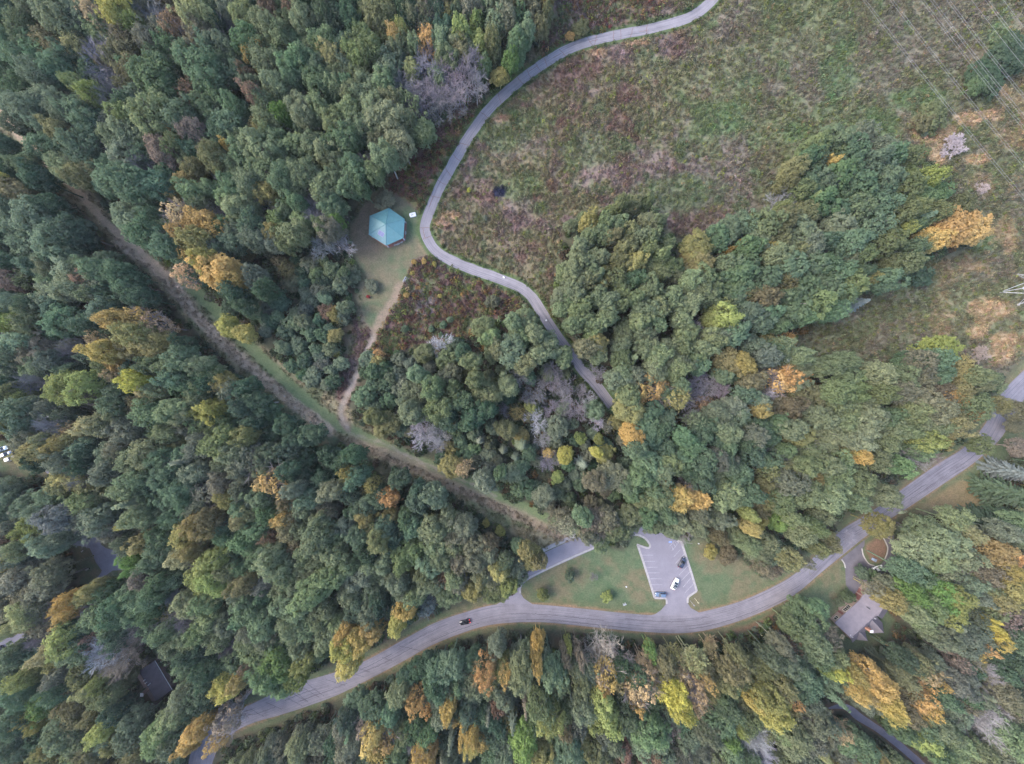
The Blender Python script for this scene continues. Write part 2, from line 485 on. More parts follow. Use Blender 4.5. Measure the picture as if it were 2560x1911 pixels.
def ground_colour(x, y):
    """albedo of the soil and low plants at photograph pixel x, y"""
    n1, n2, n3 = fbm(x, y, 90, 1), fbm(x, y, 38, 2), fbm(x, y, 14, 3, 3)
    n4 = fbm(x, y, 170, 4)
    wob = (n3 - 0.5) * 12 + (n2 - 0.5) * 14
    c = np.tile(np.array([[0.066, 0.070, 0.046]]), (len(x), 1))           # leaf litter under the trees
    c = lerp(c, (0.075, 0.060, 0.042), sm(n2, 0.5, 0.7))
    # meadow
    m = np.tile(np.array([[0.110, 0.118, 0.068]]), (len(x), 1))
    m = lerp(m, (0.146, 0.120, 0.112), sm(n1 + 0.35 * (n3 - 0.5), 0.38, 0.56))
    m = lerp(m, (0.118, 0.132, 0.068), sm(n4 + 0.3 * (n2 - 0.5), 0.47, 0.62) * 0.75)
    m = lerp(m, (0.078, 0.124, 0.062), sm(n2, 0.57, 0.70) * 0.7)
    m = lerp(m, (0.118, 0.078, 0.070), sm(fbm(x, y, 75, 5), 0.52, 0.66) * 0.8 * (1 - .6 * sm(x, 1700, 2000)))
    m = lerp(m, (0.170, 0.155, 0.157), sm(fbm(x, y, 70, 6), 0.66, 0.80) * 0.4)
    m = lerp(m, (0.108, 0.122, 0.072), sm(x - .25 * y, 1560, 2000) * .4)
    rows = np.sin(np.hypot(x - 1480, y - 980) / 7.5 * 2 + (n1 - .5) * 5)
    m = m * (1 + .10 * rows * 1.7 * sm(x, 1560, 1720))[:, None]
    m = lerp(m, (0.076, 0.142, 0.058), blobs(GREENS, x, y) * 0.6)
    m = lerp(m, (0.350, 0.245, 0.150), blobs(TANS, x, y) * 0.85)
    m = lerp(m, (0.30, 0.205, 0.130), sm(x + 0.35 * y, 2520, 2720) * sm(fbm(x, y, 55, 8), 0.50, 0.62) * 0.75)
    m = m * .80 + np.array([[0.122, 0.118, 0.080]]) * .20
    m = m * (1 + np.array([[.10, -.05, -.02]]) * (1 - sm(x + .3 * y, 1500, 1950))[:, None]) * (1 + np.array([[-.02, .0, -.04]]) * sm(x - .2 * y, 1620, 1950)[:, None])
    m = lerp(m, (0.33, 0.25, 0.165), blobs(TANS, x, y) * .4)
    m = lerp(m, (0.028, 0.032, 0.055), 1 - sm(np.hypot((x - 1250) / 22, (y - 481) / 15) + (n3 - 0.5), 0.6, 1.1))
    c = lerpv(c, m, sm(sdist(MEADOW, x, y) + wob, -10, 6))
    # brush
    b = np.tile(np.array([[0.094, 0.064, 0.058]]), (len(x), 1))
    b = lerp(b, (0.088, 0.102, 0.052), sm(n2 + 0.4 * (n3 - 0.5), 0.50, 0.62))
    b = lerp(b, (0.150, 0.096, 0.058), sm(n3, 0.60, 0.74))
    b = lerp(b, (0.130, 0.115, 0.115), sm(n1 + 0.3 * (n3 - .5), 0.62, 0.70) * 0.8)
    for pol in (BRUSH1, BRUSH2, BRUSH3):
        bb = b * np.array([[1.65, 1.35, 1.2]]) if pol is BRUSH1 else b
        c = lerpv(c, bb, sm(sdist(pol, x, y) + wob, -4, 6) * (0.55 if pol is BRUSH3 else 1.0))
    # mown lawn
    g = np.tile(np.array([[0.080, 0.104, 0.060]]), (len(x), 1))
    g = lerp(g, (0.118, 0.104, 0.066), sm(n1 + 0.45 * (n2 - 0.5), 0.42, 0.62) * 0.85)
    g = lerp(g, (0.050, 0.090, 0.046), sm(n3, 0.5, 0.7) * 0.5)
    L1 = sm(sdist(LAWN1, x, y) + wob * 0.5, -5, 5)
    tanpav = 1 - sm(np.hypot((x - 925) / 62, (y - 560) / 95) + (n2 - .5) * .8, 0.6, 1.15)
    g1 = lerp(lerp(g, (0.118, 0.104, 0.072), sm(n2, .40, .58) * .6), (0.135, 0.102, 0.072), tanpav * 0.9)
    c = lerpv(c, g1, L1)
    for pol, soft in ((LOTS, 5), (YARD, 6), (GRASS_L, 8), (YARD_L, 8), (LAWN_R, 6), (NOTCH, 6)):
        c = lerpv(c, g, sm(sdist(pol, x, y) + wob * .4, -soft, soft))
    c = lerp(c, (0.150, 0.115, 0.066), (1 - sm(np.hypot((x - 2385) / 105, (y - 1240) / 55) + (n2 - .5), 0.6, 1.1)) * 0.85)
    c = lerp(c, (0.150, 0.095, 0.066), sm(sdist(VERGE_BARE, x, y) + wob * .5, -6, 8) * 0.8)
    isl = 1 - sm(np.hypot((x - 2192) / 28, (y - 1372) / 34) + (n3 - .5) * .5, .8, 1.1)
    c = lerp(c, (0.155, 0.098, 0.072), isl * .9)
    # ride
    r = np.tile(np.array([[0.225, 0.195, 0.122]]), (len(x), 1))
    r = lerp(r, (0.140, 0.150, 0.085), sm(n2 + .3 * (n3 - .5), 0.50, 0.62))
    R = sm(sdist(RIDE, x, y) + wob * .6, -8, 6)
    c = lerpv(c, r, R)
    c = lerp(c, (0.112, 0.150, 0.075), (1 - sm(line_dist(RIDE_GREEN, x, y) + wob * .3, 10, 22)) * 0.9)
    c = lerp(c, (0.37, 0.295, 0.225), (1 - sm(line_dist(RIDE_ROUGH, x, y) + wob * .6, 9, 20)) * 0.9)
    early = 1 - sm(x, 380, 480)
    c = lerp(c, (0.33, 0.255, 0.185), (1 - sm(line_dist(RIDE_C, x, y) + wob * .3, 5, 14)) * 0.9 * early)
    late = sm(x, 840, 900)
    c = lerp(c, (0.235, 0.180, 0.135), (1 - sm(line_dist(offset(RIDE_C, 16), x, y) + wob * .4, 8, 20)) * 0.75 * late)
    c = lerp(c, (0.26, 0.215, 0.185), (1 - sm(line_dist(RIDE_RUT, x, y) + (n3 - .5) * 12, 1, 6)) * 0.6)
    c = lerp(c, (0.175, 0.138, 0.105), (1 - sm(line_dist(TRAIL_C, x, y) + wob * .3, 6, 15)) * 0.9)
    c = lerp(c, (0.26, 0.225, 0.20), (1 - sm(line_dist(TRAIL_C[-40:], x, y) + (n3 - .5) * 14, 1, 8)) * 0.7)
    # verges of road and path
    dr = line_dist(ROAD_C, x, y)
    verge = (1 - sm(dr + wob * .4, 34, 46)) * sm(x, 560, 640)
    c = lerpv(c, lerp(g, (0.085, 0.088, 0.045), np.full(len(x), .35)), verge)
    c = lerp(c, (0.185, 0.118, 0.078), (1 - sm(np.abs(dr - 23.5) + (n3 - .5) * 5, 1, 5)) * 0.75)
    dp = line_dist(PATH_C, x, y)
    c = lerp(c, (0.062, 0.092, 0.040), (1 - sm(dp + wob * .3, 19, 26)) * 0.9)
    c = lerp(c, (0.165, 0.130, 0.082), (1 - sm(np.abs(dp - 26) + wob * .5, 1, 9)) * 0.5 * sm(n2, .45, .6))
    # drives in the wood keep a rim of fallen leaves
    c = lerp(c, (0.135, 0.088, 0.062), (1 - sm(line_dist(LANE_C, x, y) + wob * .2, 9, 14)) * 0.8)
    return np.clip(c, 0.01, 0.6)

# ------------------------------------------------------------------ ground sheet
STEP = 5.0
gx = np.arange(-180, 2740 + 1, STEP)
gy = np.arange(-180, 2091 + 1, STEP)
X, Y = np.meshgrid(gx, gy)
nx, ny = len(gx), len(gy)
gcol = ground_colour(X.ravel(), Y.ravel())
wx, wy = (X.ravel() - CX) * MPP, (CY - Y.ravel()) * MPP
verts = np.c_[wx, wy, np.zeros(nx * ny)]
i = (np.arange(ny - 1)[:, None] * nx + np.arange(nx - 1)[None, :]).ravel()
quads = np.c_[i, i + nx, i + nx + 1, i + 1]
F = 3500.0
x0, x1, y0, y1 = wx.min(), wx.max(), wy.min(), wy.max()
outer = np.array([(-F, F, 0), (F, F, 0), (F, -F, 0), (-F, -F, 0)])
c00, c10, c11, c01 = 0, nx - 1, nx * ny - 1, nx * (ny - 1)
b = nx * ny
verts = np.vstack([verts, outer])
quads = np.vstack([quads, [[c00, c10, b + 1, b], [c10, c11, b + 2, b + 1], [c11, c01, b + 3, b + 2], [c01, c00, b, b + 3]]])
gme = npmesh("ground", verts, quads)
ca = gme.color_attributes.new("soil", 'FLOAT_COLOR', 'POINT')
allc = np.vstack([gcol, np.tile([[0.055, 0.065, 0.036]], (4, 1))])
ca.data.foreach_set("color", np.c_[allc, np.ones(len(allc))].astype(np.float32).ravel())

M_GROUND, nt, b_ = new_mat("ground_cover")
at = nt.nodes.new('ShaderNodeAttribute')
at.attribute_name = 'soil'
geo = nt.nodes.new('ShaderNodeNewGeometry')
na = noise_node(nt, 1.6, 6, geo.outputs['Position'], 0.75)
ra = ramp_node(nt, na.outputs['Fac'], [(0.30, (0.68, 0.67, 0.67)), (0.5, (0.98, 0.98, 0.97)), (0.72, (1.34, 1.31, 1.26))])
nb = noise_node(nt, 0.35, 5, geo.outputs['Position'], 0.7)
rb = ramp_node(nt, nb.outputs['Fac'], [(0.32, (0.80, 0.86, 0.82)), (0.68, (1.2, 1.12, 1.16))])
c1 = mul_node(nt, at.outputs['Color'], ra.outputs[0])
c2 = mul_node(nt, c1, rb.outputs[0])
nt.links.new(c2, b_.inputs['Base Color'])
b_.inputs['Roughness'].default_value = 0.95
b_.inputs['Specular IOR Level'].default_value = 0.05
bp = nt.nodes.new('ShaderNodeBump')
bp.inputs['Strength'].default_value = 0.8
bp.inputs['Distance'].default_value = 0.25
nt.links.new(na.outputs['Fac'], bp.inputs['Height'])
nt.links.new(bp.outputs[0], b_.inputs['Normal'])
structure(put("ground", gme, M_GROUND))

# ------------------------------------------------------------------ paved surfaces
def asphalt(name, col, streak=False, var=0.16):
    m, nt, b = new_mat(name)
    geo = nt.nodes.new('ShaderNodeNewGeometry')
    n1 = noise_node(nt, 0.22, 6, geo.outputs['Position'], 0.65)
    r1 = ramp_node(nt, n1.outputs['Fac'], [(0.32, tuple(c * (1 - var) for c in col)), (0.66, tuple(c * (1 + var) for c in col))])
    n2 = noise_node(nt, 3.0, 4, geo.outputs['Position'], 0.8)
    r2 = ramp_node(nt, n2.outputs['Fac'], [(0.3, (0.86, 0.86, 0.86)), (0.7, (1.13, 1.13, 1.13))])
    c = mul_node(nt, r1.outputs[0], r2.outputs[0])
    if streak:
        uv = nt.nodes.new('ShaderNodeUVMap')
        uv.uv_map = 'lane'
        mp = nt.nodes.new('ShaderNodeMapping')
        mp.inputs['Scale'].default_value = (0.035, 2.6, 1)
        nt.links.new(uv.outputs[0], mp.inputs['Vector'])
        n3 = noise_node(nt, 1.0, 6, mp.outputs[0], 0.7)
        r3 = ramp_node(nt, n3.outputs['Fac'], [(0.36, (0.60, 0.60, 0.63)), (0.52, (1.0, 1.0, 1.0)), (0.75, (1.12, 1.12, 1.12))])
        c = mul_node(nt, c, r3.outputs[0])
    nt.links.new(c, b.inputs['Base Color'])
    b.inputs['Roughness'].default_value = 0.85
    b.inputs['Specular IOR Level'].default_value = 0.2
    return m

M_ROAD = asphalt("worn_road_asphalt", (0.154, 0.145, 0.168), True)
M_PATH = asphalt("path_asphalt", (0.172, 0.162, 0.180), True, 0.12)
M_LOT = asphalt("lot_asphalt", (0.156, 0.148, 0.176), False, 0.10)
M_DRIVE = asphalt("drive_asphalt", (0.100, 0.093, 0.108), False, 0.18)
M_DRIVE2 = asphalt("shaded_drive_asphalt", (0.155, 0.150, 0.185), False, 0.2)

def strip(name, a, b, z, mat):
    """paved strip between two matched edge lines, with a lane uv in metres"""
    n = len(a)
    k = 5
    rows = [a * (1 - t) + b * t for t in np.linspace(0, 1, k)]
    v = np.vstack([np.c_[(r[:, 0] - CX) * MPP, (CY - r[:, 1]) * MPP, np.full(n, z)] for r in rows])
    f = []
    for q in range(k - 1):
        i = np.arange(n - 1)
        f.append(np.c_[q * n + i, (q + 1) * n + i, (q + 1) * n + i + 1, q * n + i + 1])
    f = np.vstack(f)
    e1, e2 = v[f[0, 1]] - v[f[0, 0]], v[f[0, 2]] - v[f[0, 0]]
    if np.cross(e1, e2)[2] < 0:
        f = f[:, ::-1]
    me = npmesh(name, v, f)
    c = (a + b) / 2
    d = np.r_[0, np.cumsum(np.linalg.norm(np.diff(c, axis=0), axis=1))] * MPP
    uvx = np.tile(d, k)
    uvy = np.repeat(np.linspace(0, 1, k), n) * np.tile(np.linalg.norm(a - b, axis=1) * MPP, k)
    lay = me.uv_layers.new(name='lane')
    li = np.empty(len(me.loops), dtype=np.int32)
    me.loops.foreach_get("vertex_index", li)
    lay.data.foreach_set("uv", np.c_[uvx[li], uvy[li]].astype(np.float32).ravel())
    return structure(put(name, me, mat))

def sheet(name, pts, z, mat):
    pv = [Vector(((x - CX) * MPP, (CY - y) * MPP, z)) for x, y in pts]
    from mathutils.geometry import tessellate_polygon
    tris = tessellate_polygon([pv])
    fs = []
    for t in tris:
        a, b, c = (pv[i] for i in t)
        fs.append(t if (b - a).cross(c - a).z > 0 else t[::-1])
    me = bpy.data.meshes.new(name)
    me.from_pydata([tuple(p) for p in pv], [], fs)
    me.update()
    return structure(put(name, me, mat))

strip("road", rn, rs, 0.030, M_ROAD)
jit = (vnoise(PATH_C[:, 0], PATH_C[:, 1], 22, 77) - 0.5) * 2.0
strip("path", offset(PATH_C, 12.6 + jit), offset(PATH_C, -12.6 - jit[::-1]), 0.024, M_PATH)
wl = np.interp(np.arange(len(LANE_C)), [0, 4, len(LANE_C) * .2, len(LANE_C) * .35, len(LANE_C) - 1], [2, 6, 10, 8, 9])
strip("lane", offset(LANE_C, wl), offset(LANE_C, -wl), 0.020, M_DRIVE2)

zP = zoomed(1560, 1320, 220 / 1580)                     # car park close-up
zQ = zoomed(1280, 1320, 320 / 2203)                     # entrance close-up
zK = zoomed(2060, 1330, 220 / 1211)                     # house close-up
zL = zoomed(180, 1320, 180 / 2124)                      # shaded drive close-up

ACCESS = [(1237, 1514), (1262, 1500), (1288, 1478), (1296, 1462), (1314, 1440), zQ(0, 900), zQ(300, 720), zQ(530, 440), zQ(1140, 160), zQ(1300, 70), (1490, 1322), (1540, 1290), (1590, 1290), (1640, 1312), zP(640, 60),
          zP(760, 170), zP(1020, 250), zP(1310, 1130), zP(1150, 1240), zP(1140, 1350), zP(1200, 1440), zP(1310, 1500), (1750, 1534), (1700, 1545),
          (1600, 1545), zP(560, 1550), zP(660, 1480), zP(740, 1390), zP(770, 1340), zP(760, 1270), zP(545, 1262),
          zP(240, 330), zP(450, 360), zP(475, 310), zP(400, 200), zP(280, 130), zP(150, 115), (1560, 1345), zQ(1620, 300), zQ(1380, 380), zQ(680, 690), zQ(400, 830), zQ(240, 920), zQ(150, 1010), zQ(140, 1120),
          zQ(200, 1210), zQ(330, 1300), (1345, 1518), (1300, 1518)]
sheet("parking_lot", ACCESS, 0.026, M_LOT)
sheet("driveway", [zK(200, 400), zK(390, 250), zK(560, 110), zK(555, 190), zK(520, 240), zK(545, 330), zK(620, 445), zK(690, 470), zK(770, 460), zK(840, 390), zK(872, 290), zK(878, 180), zK(810, 70),
       zK(830, 10), zK(960, 40), zK(990, 300), zK(940, 480), zK(800, 600), zK(660, 640), zK(600, 760), zK(400, 860), zK(300, 730), zK(292, 500), zK(245, 385)], 0.020, M_DRIVE)
sheet("driveway", [zL(560, 270), zL(780, 260), zL(860, 500), zL(1000, 600), zL(1350, 700), zL(1450, 1050), zL(1700, 1110), zL(1700, 1230), zL(1200, 1260), zL(1000, 1400), zL(880, 1530), zL(820, 1700),
       zL(560, 1700), zL(850, 1330), zL(880, 1260), zL(700, 1010), zL(600, 760), zL(520, 600), zL(300, 540), zL(-300, 470), zL(-300, 370), zL(540, 345)], 0.020, M_DRIVE2)
sheet("driveway", [(-170, 1600), (0, 1597), (32, 1594), (50, 1581), (60, 1582), (62, 1592), (82, 1600), (58, 1607), (32, 1613), (14, 1617), (0, 1620), (-170, 1640)], 0.020, M_DRIVE2)
sheet("driveway", [(98, 1168), (121, 1162), (136, 1171), (150, 1176), (124, 1188), (116, 1182), (108, 1174)], 0.020, M_DRIVE2)
sheet("patio", [(411, 1684), (424, 1676), (432, 1700), (433, 1716), (427, 1718)], 0.030, M_CONC)

# sealed cracks in road and path: thin uneven strips
def crack_strips(name, lines, w, z, mat):
    v, f = [], []
    for ln in lines:
        l2 = np.array(ln, dtype=float)
        d = np.linalg.norm(np.diff(l2, axis=0), axis=1).sum()
        l2 = resample(l2, max(3, int(d / 3)))
        l2 = l2 + np.random.default_rng(int(abs(l2[0, 0] * 7 + l2[0, 1])) + 1).normal(0, 0.55, l2.shape)
        a, b = offset(l2, w / MPP / 2), offset(l2, -w / MPP / 2)
        s = len(v)
        n = len(l2)
        for q in (a, b):
            v += [((x - CX) * MPP, (CY - y) * MPP, z) for x, y in q]
        for i in range(n - 1):
            f.append((s + i, s + n + i, s + n + i + 1, s + i + 1))
    me = bpy.data.meshes.new(name)
    me.from_pydata(v, [], f)
    me.update()
    return structure(put(name, me, mat))

M_TAR = simple("crack_sealant", (0.055, 0.055, 0.070), 0.8, var=0.2)
M_RUSTY = simple("leaf_filled_crack", (0.135, 0.085, 0.080), 0.95, var=0.25)
rc = []
def across(t, s0=0.08, s1=0.92, slant=0.0):
    i = int(t * (NR - 1))
    j = int(np.clip(i + slant, 0, NR - 1))
    return [tuple(rn[i] * (1 - s0) + rs[i] * s0), tuple(rn[j] * (1 - s1) + rs[j] * s1)]
def along(t0, t1, s):
    a, b = int(t0 * (NR - 1)), int(t1 * (NR - 1))
    return [tuple(rn[k] * (1 - s) + rs[k] * s) for k in range(a, b + 1, 2)]
for q in (.075, .083, .087, .0905, .094, .098, .115, .128, .146, .152, .158, .165, .172, .186, .205, .22, .24, .262):
    rc.append(across(q, random.uniform(.05, .3), random.uniform(.6, .97), random.choice((-1, 0, 0, 1))))
for t0, t1, s in ((.14, .175, .45), (.15, .2, .7), (.21, .25, .35), (.225, .27, .6), (.27, .31, .3), (.28, .33, .78), (.105, .13, .55), (.36, .45, .55), (.37, .46, .85), (.47, .55, .35), (.52, .6, .8), (.7, .78, .5), (.76, .84, .7)):
    rc.append(along(t0, t1, s))
crack_strips("road_cracks", rc, 0.16, 0.038, M_TAR)
pc = []
k = 40
while k < len(PATH_C) - 60:
    a, b = offset(PATH_C, 12.0)[k], offset(PATH_C, -12.0)[min(k + random.choice((-1, 0, 1, 2)), len(PATH_C) - 1)]
    if PATH_C[k, 1] < 640 and random.random() < 0.85:
        pc.append([tuple(a), tuple((a + b) / 2 + np.array([random.uniform(-2, 2), random.uniform(-2, 2)])), tuple(b)])
        if random.random() < 0.3:
            s = random.uniform(-7, 7)
            pc.append([tuple(q) for q in offset(PATH_C, s)[k:k + 5]])
    k += random.randint(3, 7)
crack_strips("path_cracks", pc, 0.20, 0.032, M_RUSTY)

# kerbs, pavement, markings
def kerb(pts, w=0.5, h=0.14, smooth=True, name="kerb", mat=None):
    l = smooth_line(pts, 4) if smooth else np.array(pts, dtype=float)
    a, b = offset(l, w / MPP / 2), offset(l, -w / MPP / 2)
    n = len(l)
    v = []
    for q, z in ((a, 0.0), (a, h), (b, h), (b, 0.0)):
        v += [((x - CX) * MPP, (CY - y) * MPP, z) for x, y in q]
    f = []
    for r in range(3):
        for i in range(n - 1):
            f.append((r * n + i, r * n + i + 1, (r + 1) * n + i + 1, (r + 1) * n + i))
    f += [(0, n, 2 * n, 3 * n), (n - 1, 4 * n - 1, 3 * n - 1, 2 * n - 1)]
    me = bpy.data.meshes.new(name)
    me.from_pydata(v, [], f)
    me.update()
    bm = bmesh.new(); bm.from_mesh(me); bmesh.ops.recalc_face_normals(bm, faces=bm.faces); bm.to_mesh(me); bm.free()
    return structure(put(name, me, mat or M_CONC))

kerb([zQ(140, 1125), zQ(140, 1040), zQ(170, 960), zQ(240, 890), zQ(380, 815), zQ(640, 690), zQ(1000, 520), zQ(1370, 360), (1490, 1368)], 0.75)
kerb([(1565, 1340), zP(180, 120), zP(280, 135), zP(380, 190), zP(440, 260), zP(470, 320), zP(440, 362), zP(360, 345), zP(230, 300)], 0.8)
kerb([zP(245, 310), zP(330, 560), zP(440, 900), zP(548, 1250)], 0.85, smooth=False)
kerb([zP(548, 1258), zP(640, 1262), zP(730, 1262), zP(762, 1290), zP(766, 1360)], 0.75)
kerb([zP(960, 230), zP(1030, 250), zP(1100, 470), zP(1200, 780), zP(1305, 1130)], 0.85, smooth=False)
kerb([zP(1305, 1134), zP(1220, 1190), zP(1150, 1250), zP(1140, 1345)], 0.75)
edge = zoomed(2060, 1330, 220 / 1211)
for pts in ([edge(520, 230), edge(535, 310), edge(570, 380), edge(620, 440), edge(690, 463)], [edge(815, 80), edge(850, 150), edge(874, 210), edge(868, 290), edge(830, 385)], [edge(240, 380), edge(275, 430), edge(292, 495)]):
    kerb(pts, 0.4, 0.16, True, "stone_edging", M_STONE)

# pavement beside the entrance: slabs with open joints
pv0, pv1 = np.array(zQ(522, 352)), np.array(zQ(1090, 94))
nrm = np.array([(pv1 - pv0)[1], -(pv1 - pv0)[0]])
nrm = -nrm / np.linalg.norm(nrm)
pav = structure(bpy.data.objects.new("pavement", None)); COL.objects.link(pav)
ns = 16
for q in range(ns):
    a = pv0 + (pv1 - pv0) * ((q + 0.012) / ns)
    b = pv0 + (pv1 - pv0) * ((q + 0.988) / ns)
    mb = MB()
    cs = [a, b, b + nrm * 9.6, a + nrm * 9.6]
    mb.prism([((x - CX) * MPP, (CY - y) * MPP) for x, y in cs], 0.0, 0.13 + 0.006 * (q % 3))
    put("paving_slab", mb.mesh("paving_slab"), M_CONC, pav)

M_LINE = simple("worn_road_paint", (0.28, 0.272, 0.30), 0.8, var=0.35, scale=1.5)
def paint_strip(a, b, w, z=0.032, mat=None, name="parking_line"):
    a, b = np.array(a), np.array(b)
    t = (b - a) / np.linalg.norm(b - a)
    n = np.array([-t[1], t[0]]) * w / MPP / 2
    pts = [a + n, b + n, b - n, a - n]
    v = [((x - CX) * MPP, (CY - y) * MPP, z) for x, y in pts]
    me = bpy.data.meshes.new(name)
    me.from_pydata(v, [], [(3, 2, 1, 0)] if True else [])
    me.update()
    if me.polygons[0].normal.z < 0:
        me.flip_normals()
    return structure(put(name, me, mat or M_LINE))
for y, x0_, x1_ in ((490, 325, 520), (600, 360, 550), (708, 395, 600), (808, 425, 635), (915, 455, 670), (1022, 490, 690), (1130, 525, 745)):
    paint_strip(zP(x0_, y), zP(x1_, y), 0.13)
for (xa, ya), (xb, yb) in (((890, 525), (1010, 390)), ((920, 640), (1085, 465)), ((955, 745), (1115, 580)), ((985, 850), (1145, 685)), ((1025, 955), (1180, 790)), ((1060, 1065), (1205, 895)), ((1095, 1165), (1240, 1015))):
    paint_strip(zP(xa, ya), zP(xb, yb), 0.13)
for (xa, ya), (xb, yb) in (((820, 330), (905, 235)), ((860, 410), (985, 255)), ((855, 330), (885, 400)), ((890, 280), (925, 350)), ((920, 250), (955, 310)), ((945, 235), (975, 275))):
    paint_strip(zP(xa, ya), zP(xb, yb), 0.14)
M_BLUE = simple("blue_road_paint", (0.13, 0.23, 0.52), 0.8, var=0.3, scale=2)
q = [zP(805, 240), zP(860, 240), zP(855, 270), zP(800, 268)]
sheet("disabled_bay_marking", q, 0.032, M_BLUE)
# small white wheelchair mark on the blue square
wc = MB()
c0 = P(*zP(830, 254), 0.0)
for i in range(14):
    a0, a1 = math.radians(100 + i * 19), math.radians(100 + (i + 1) * 19)
    r = 0.22
    wc.add([(c0.x + math.cos(t) * rr, c0.y - 0.08 + math.sin(t) * rr, 0.040) for t in (a0, a1) for rr in (r - .05, r + .05)], [(0, 1, 3, 2)])
for x0_, x1_, y0_, y1_ in ((-.05, .05, -.05, .33), (-.07, .07, .36, .5), (-.05, .22, -.02, .06), (.16, .26, -.3, .0), (-.05, .2, .18, .25)):
    wc.add([(c0.x + a_, c0.y + b__, 0.041) for a_, b__ in ((x0_, y0_), (x1_, y0_), (x1_, y1_), (x0_, y1_))], [(0, 1, 2, 3)])
structure(put("disabled_bay_symbol", wc.mesh("disabled_bay_symbol"), M_LINE))
# ------------------------------------------------------------------ tree shapes (each built once, then shared)
def unit(v):
    return v / np.maximum(np.linalg.norm(v, axis=-1, keepdims=True), 1e-9)

def leaf_mesh(name, c, n, s, v, rng, aspect=0.75, axis=None):
    """one quad per leaf clump: centre c, normal n, size s, spread value v"""
    n = unit(n)
    r = axis if axis is not None else rng.normal(size=n.shape)
    t = unit(np.cross(n, r))
    b = np.cross(n, t)
    if axis is not None:
        t, b = b, t
    s = s[:, None]
    q = np.stack([c - t * s - b * s * aspect, c + t * s - b * s * aspect * .8, c + t * s * .9 + b * s * aspect, c - t * s + b * s * aspect * .9], 1)
    # fold the clump a little so it is not a flat card
    q[:, 0] -= n * s * 0.25
    q[:, 2] -= n * s * 0.25
    N = len(c)
    vs = q.reshape(-1, 3)
    k = np.arange(N) * 4
    me = npmesh(name, vs, np.c_[k, k + 1, k + 2, k + 3])
    a = me.attributes.new('v', 'FLOAT', 'FACE')
    a.data.foreach_set('value', np.clip(v, 0, 1).astype(np.float32))
    me.materials.append(M_LEAF)
    return me

def sphere_dirs(n, rng, zmin=-1.0):
    z = rng.uniform(zmin, 1, n)
    a = rng.uniform(0, 2 * np.pi, n)
    r = np.sqrt(np.maximum(0, 1 - z * z))
    return np.c_[r * np.cos(a), r * np.sin(a), z]

def lobed_crown(name, seed, r, z0, z1, lobes, lobe_r, per, size, zmin=-0.45, fill=160, power=0.75, gap=0.0, flat=1.0):
    rng = np.random.default_rng(seed)
    cz, rz = (z0 + z1) / 2 - 0.06 * (z1 - z0), (z1 - z0) / 2 * 1.06
    d = sphere_dirs(lobes * 14, rng, zmin)
    keep = [0]                                              # spread the lobes over the crown
    far = np.linalg.norm(d - d[0], axis=1)
    while len(keep) < lobes:
        i = int(np.argmax(far * rng.uniform(0.75, 1.0, len(d))))
        keep.append(i)
        far = np.minimum(far, np.linalg.norm(d - d[i], axis=1))
    d = d[keep]
    az = np.arctan2(d[:, 1], d[:, 0])
    ph = rng.uniform(0, 6.28, 4)
    irr = 1 + 0.16 * np.sin(2 * az + ph[0]) + 0.11 * np.sin(3 * az + ph[1] + 2 * d[:, 2]) + rng.normal(0, 0.09, lobes)
    ext = rng.uniform(0.66, 0.92, lobes) * irr
    rad = np.sign(d) * np.abs(d) ** power
    rad = d * (np.linalg.norm(rad, axis=1, keepdims=True) / np.linalg.norm(rad, axis=1, keepdims=True).mean())
    lc = rad * ext[:, None] * np.array([r, r, rz]) * 0.92
    lc[:, 2] += cz
    lr = rng.uniform(lobe_r[0], lobe_r[1], lobes)
    C, N, S, V = [], [], [], []
    lv = rng.normal(0.5, 0.14, lobes)
    for k in range(lobes):
        m = int(per * (lr[k] / np.mean(lobe_r)) ** 2 * rng.uniform(0.8, 1.2) * (1 - gap * rng.random()))
        q = sphere_dirs(m * 2, rng, -0.6)
        out = unit(d[k] * np.array([1, 1, 0.8]) + np.array([0, 0, 0.35]))
        q = q[(q @ out) > rng.uniform(-0.55, 0.1, len(q))][:m]
        rr = rng.uniform(0.72, 1.08, len(q))[:, None] * (1 + 0.22 * np.sin(7 * q[:, :1] + 5 * q[:, 1:2] + k))
        C.append(lc[k] + q * rr * lr[k] * np.array([1, 1, flat]))
        N.append(q * 0.8 + np.array([0, 0, 0.35]) + rng.normal(0, 0.34, q.shape))
        S.append(rng.uniform(0.6, 1.25, len(q)) * size)
        V.append(np.clip(lv[k] + rng.normal(0, 0.17, len(q)), 0, 1))
    if fill:
        q = sphere_dirs(fill, rng, -0.7)
        C.append(q * rng.uniform(0.25, 0.7, fill)[:, None] * np.array([r, r, rz]) + np.array([0, 0, cz]))
        N.append(q + rng.normal(0, 0.6, q.shape))
        S.append(rng.uniform(0.8, 1.5, fill) * size)
        V.append(rng.uniform(0.2, 0.6, fill))
    return leaf_mesh(name, np.vstack(C), np.vstack(N), np.concatenate(S), np.concatenate(V), rng), lc

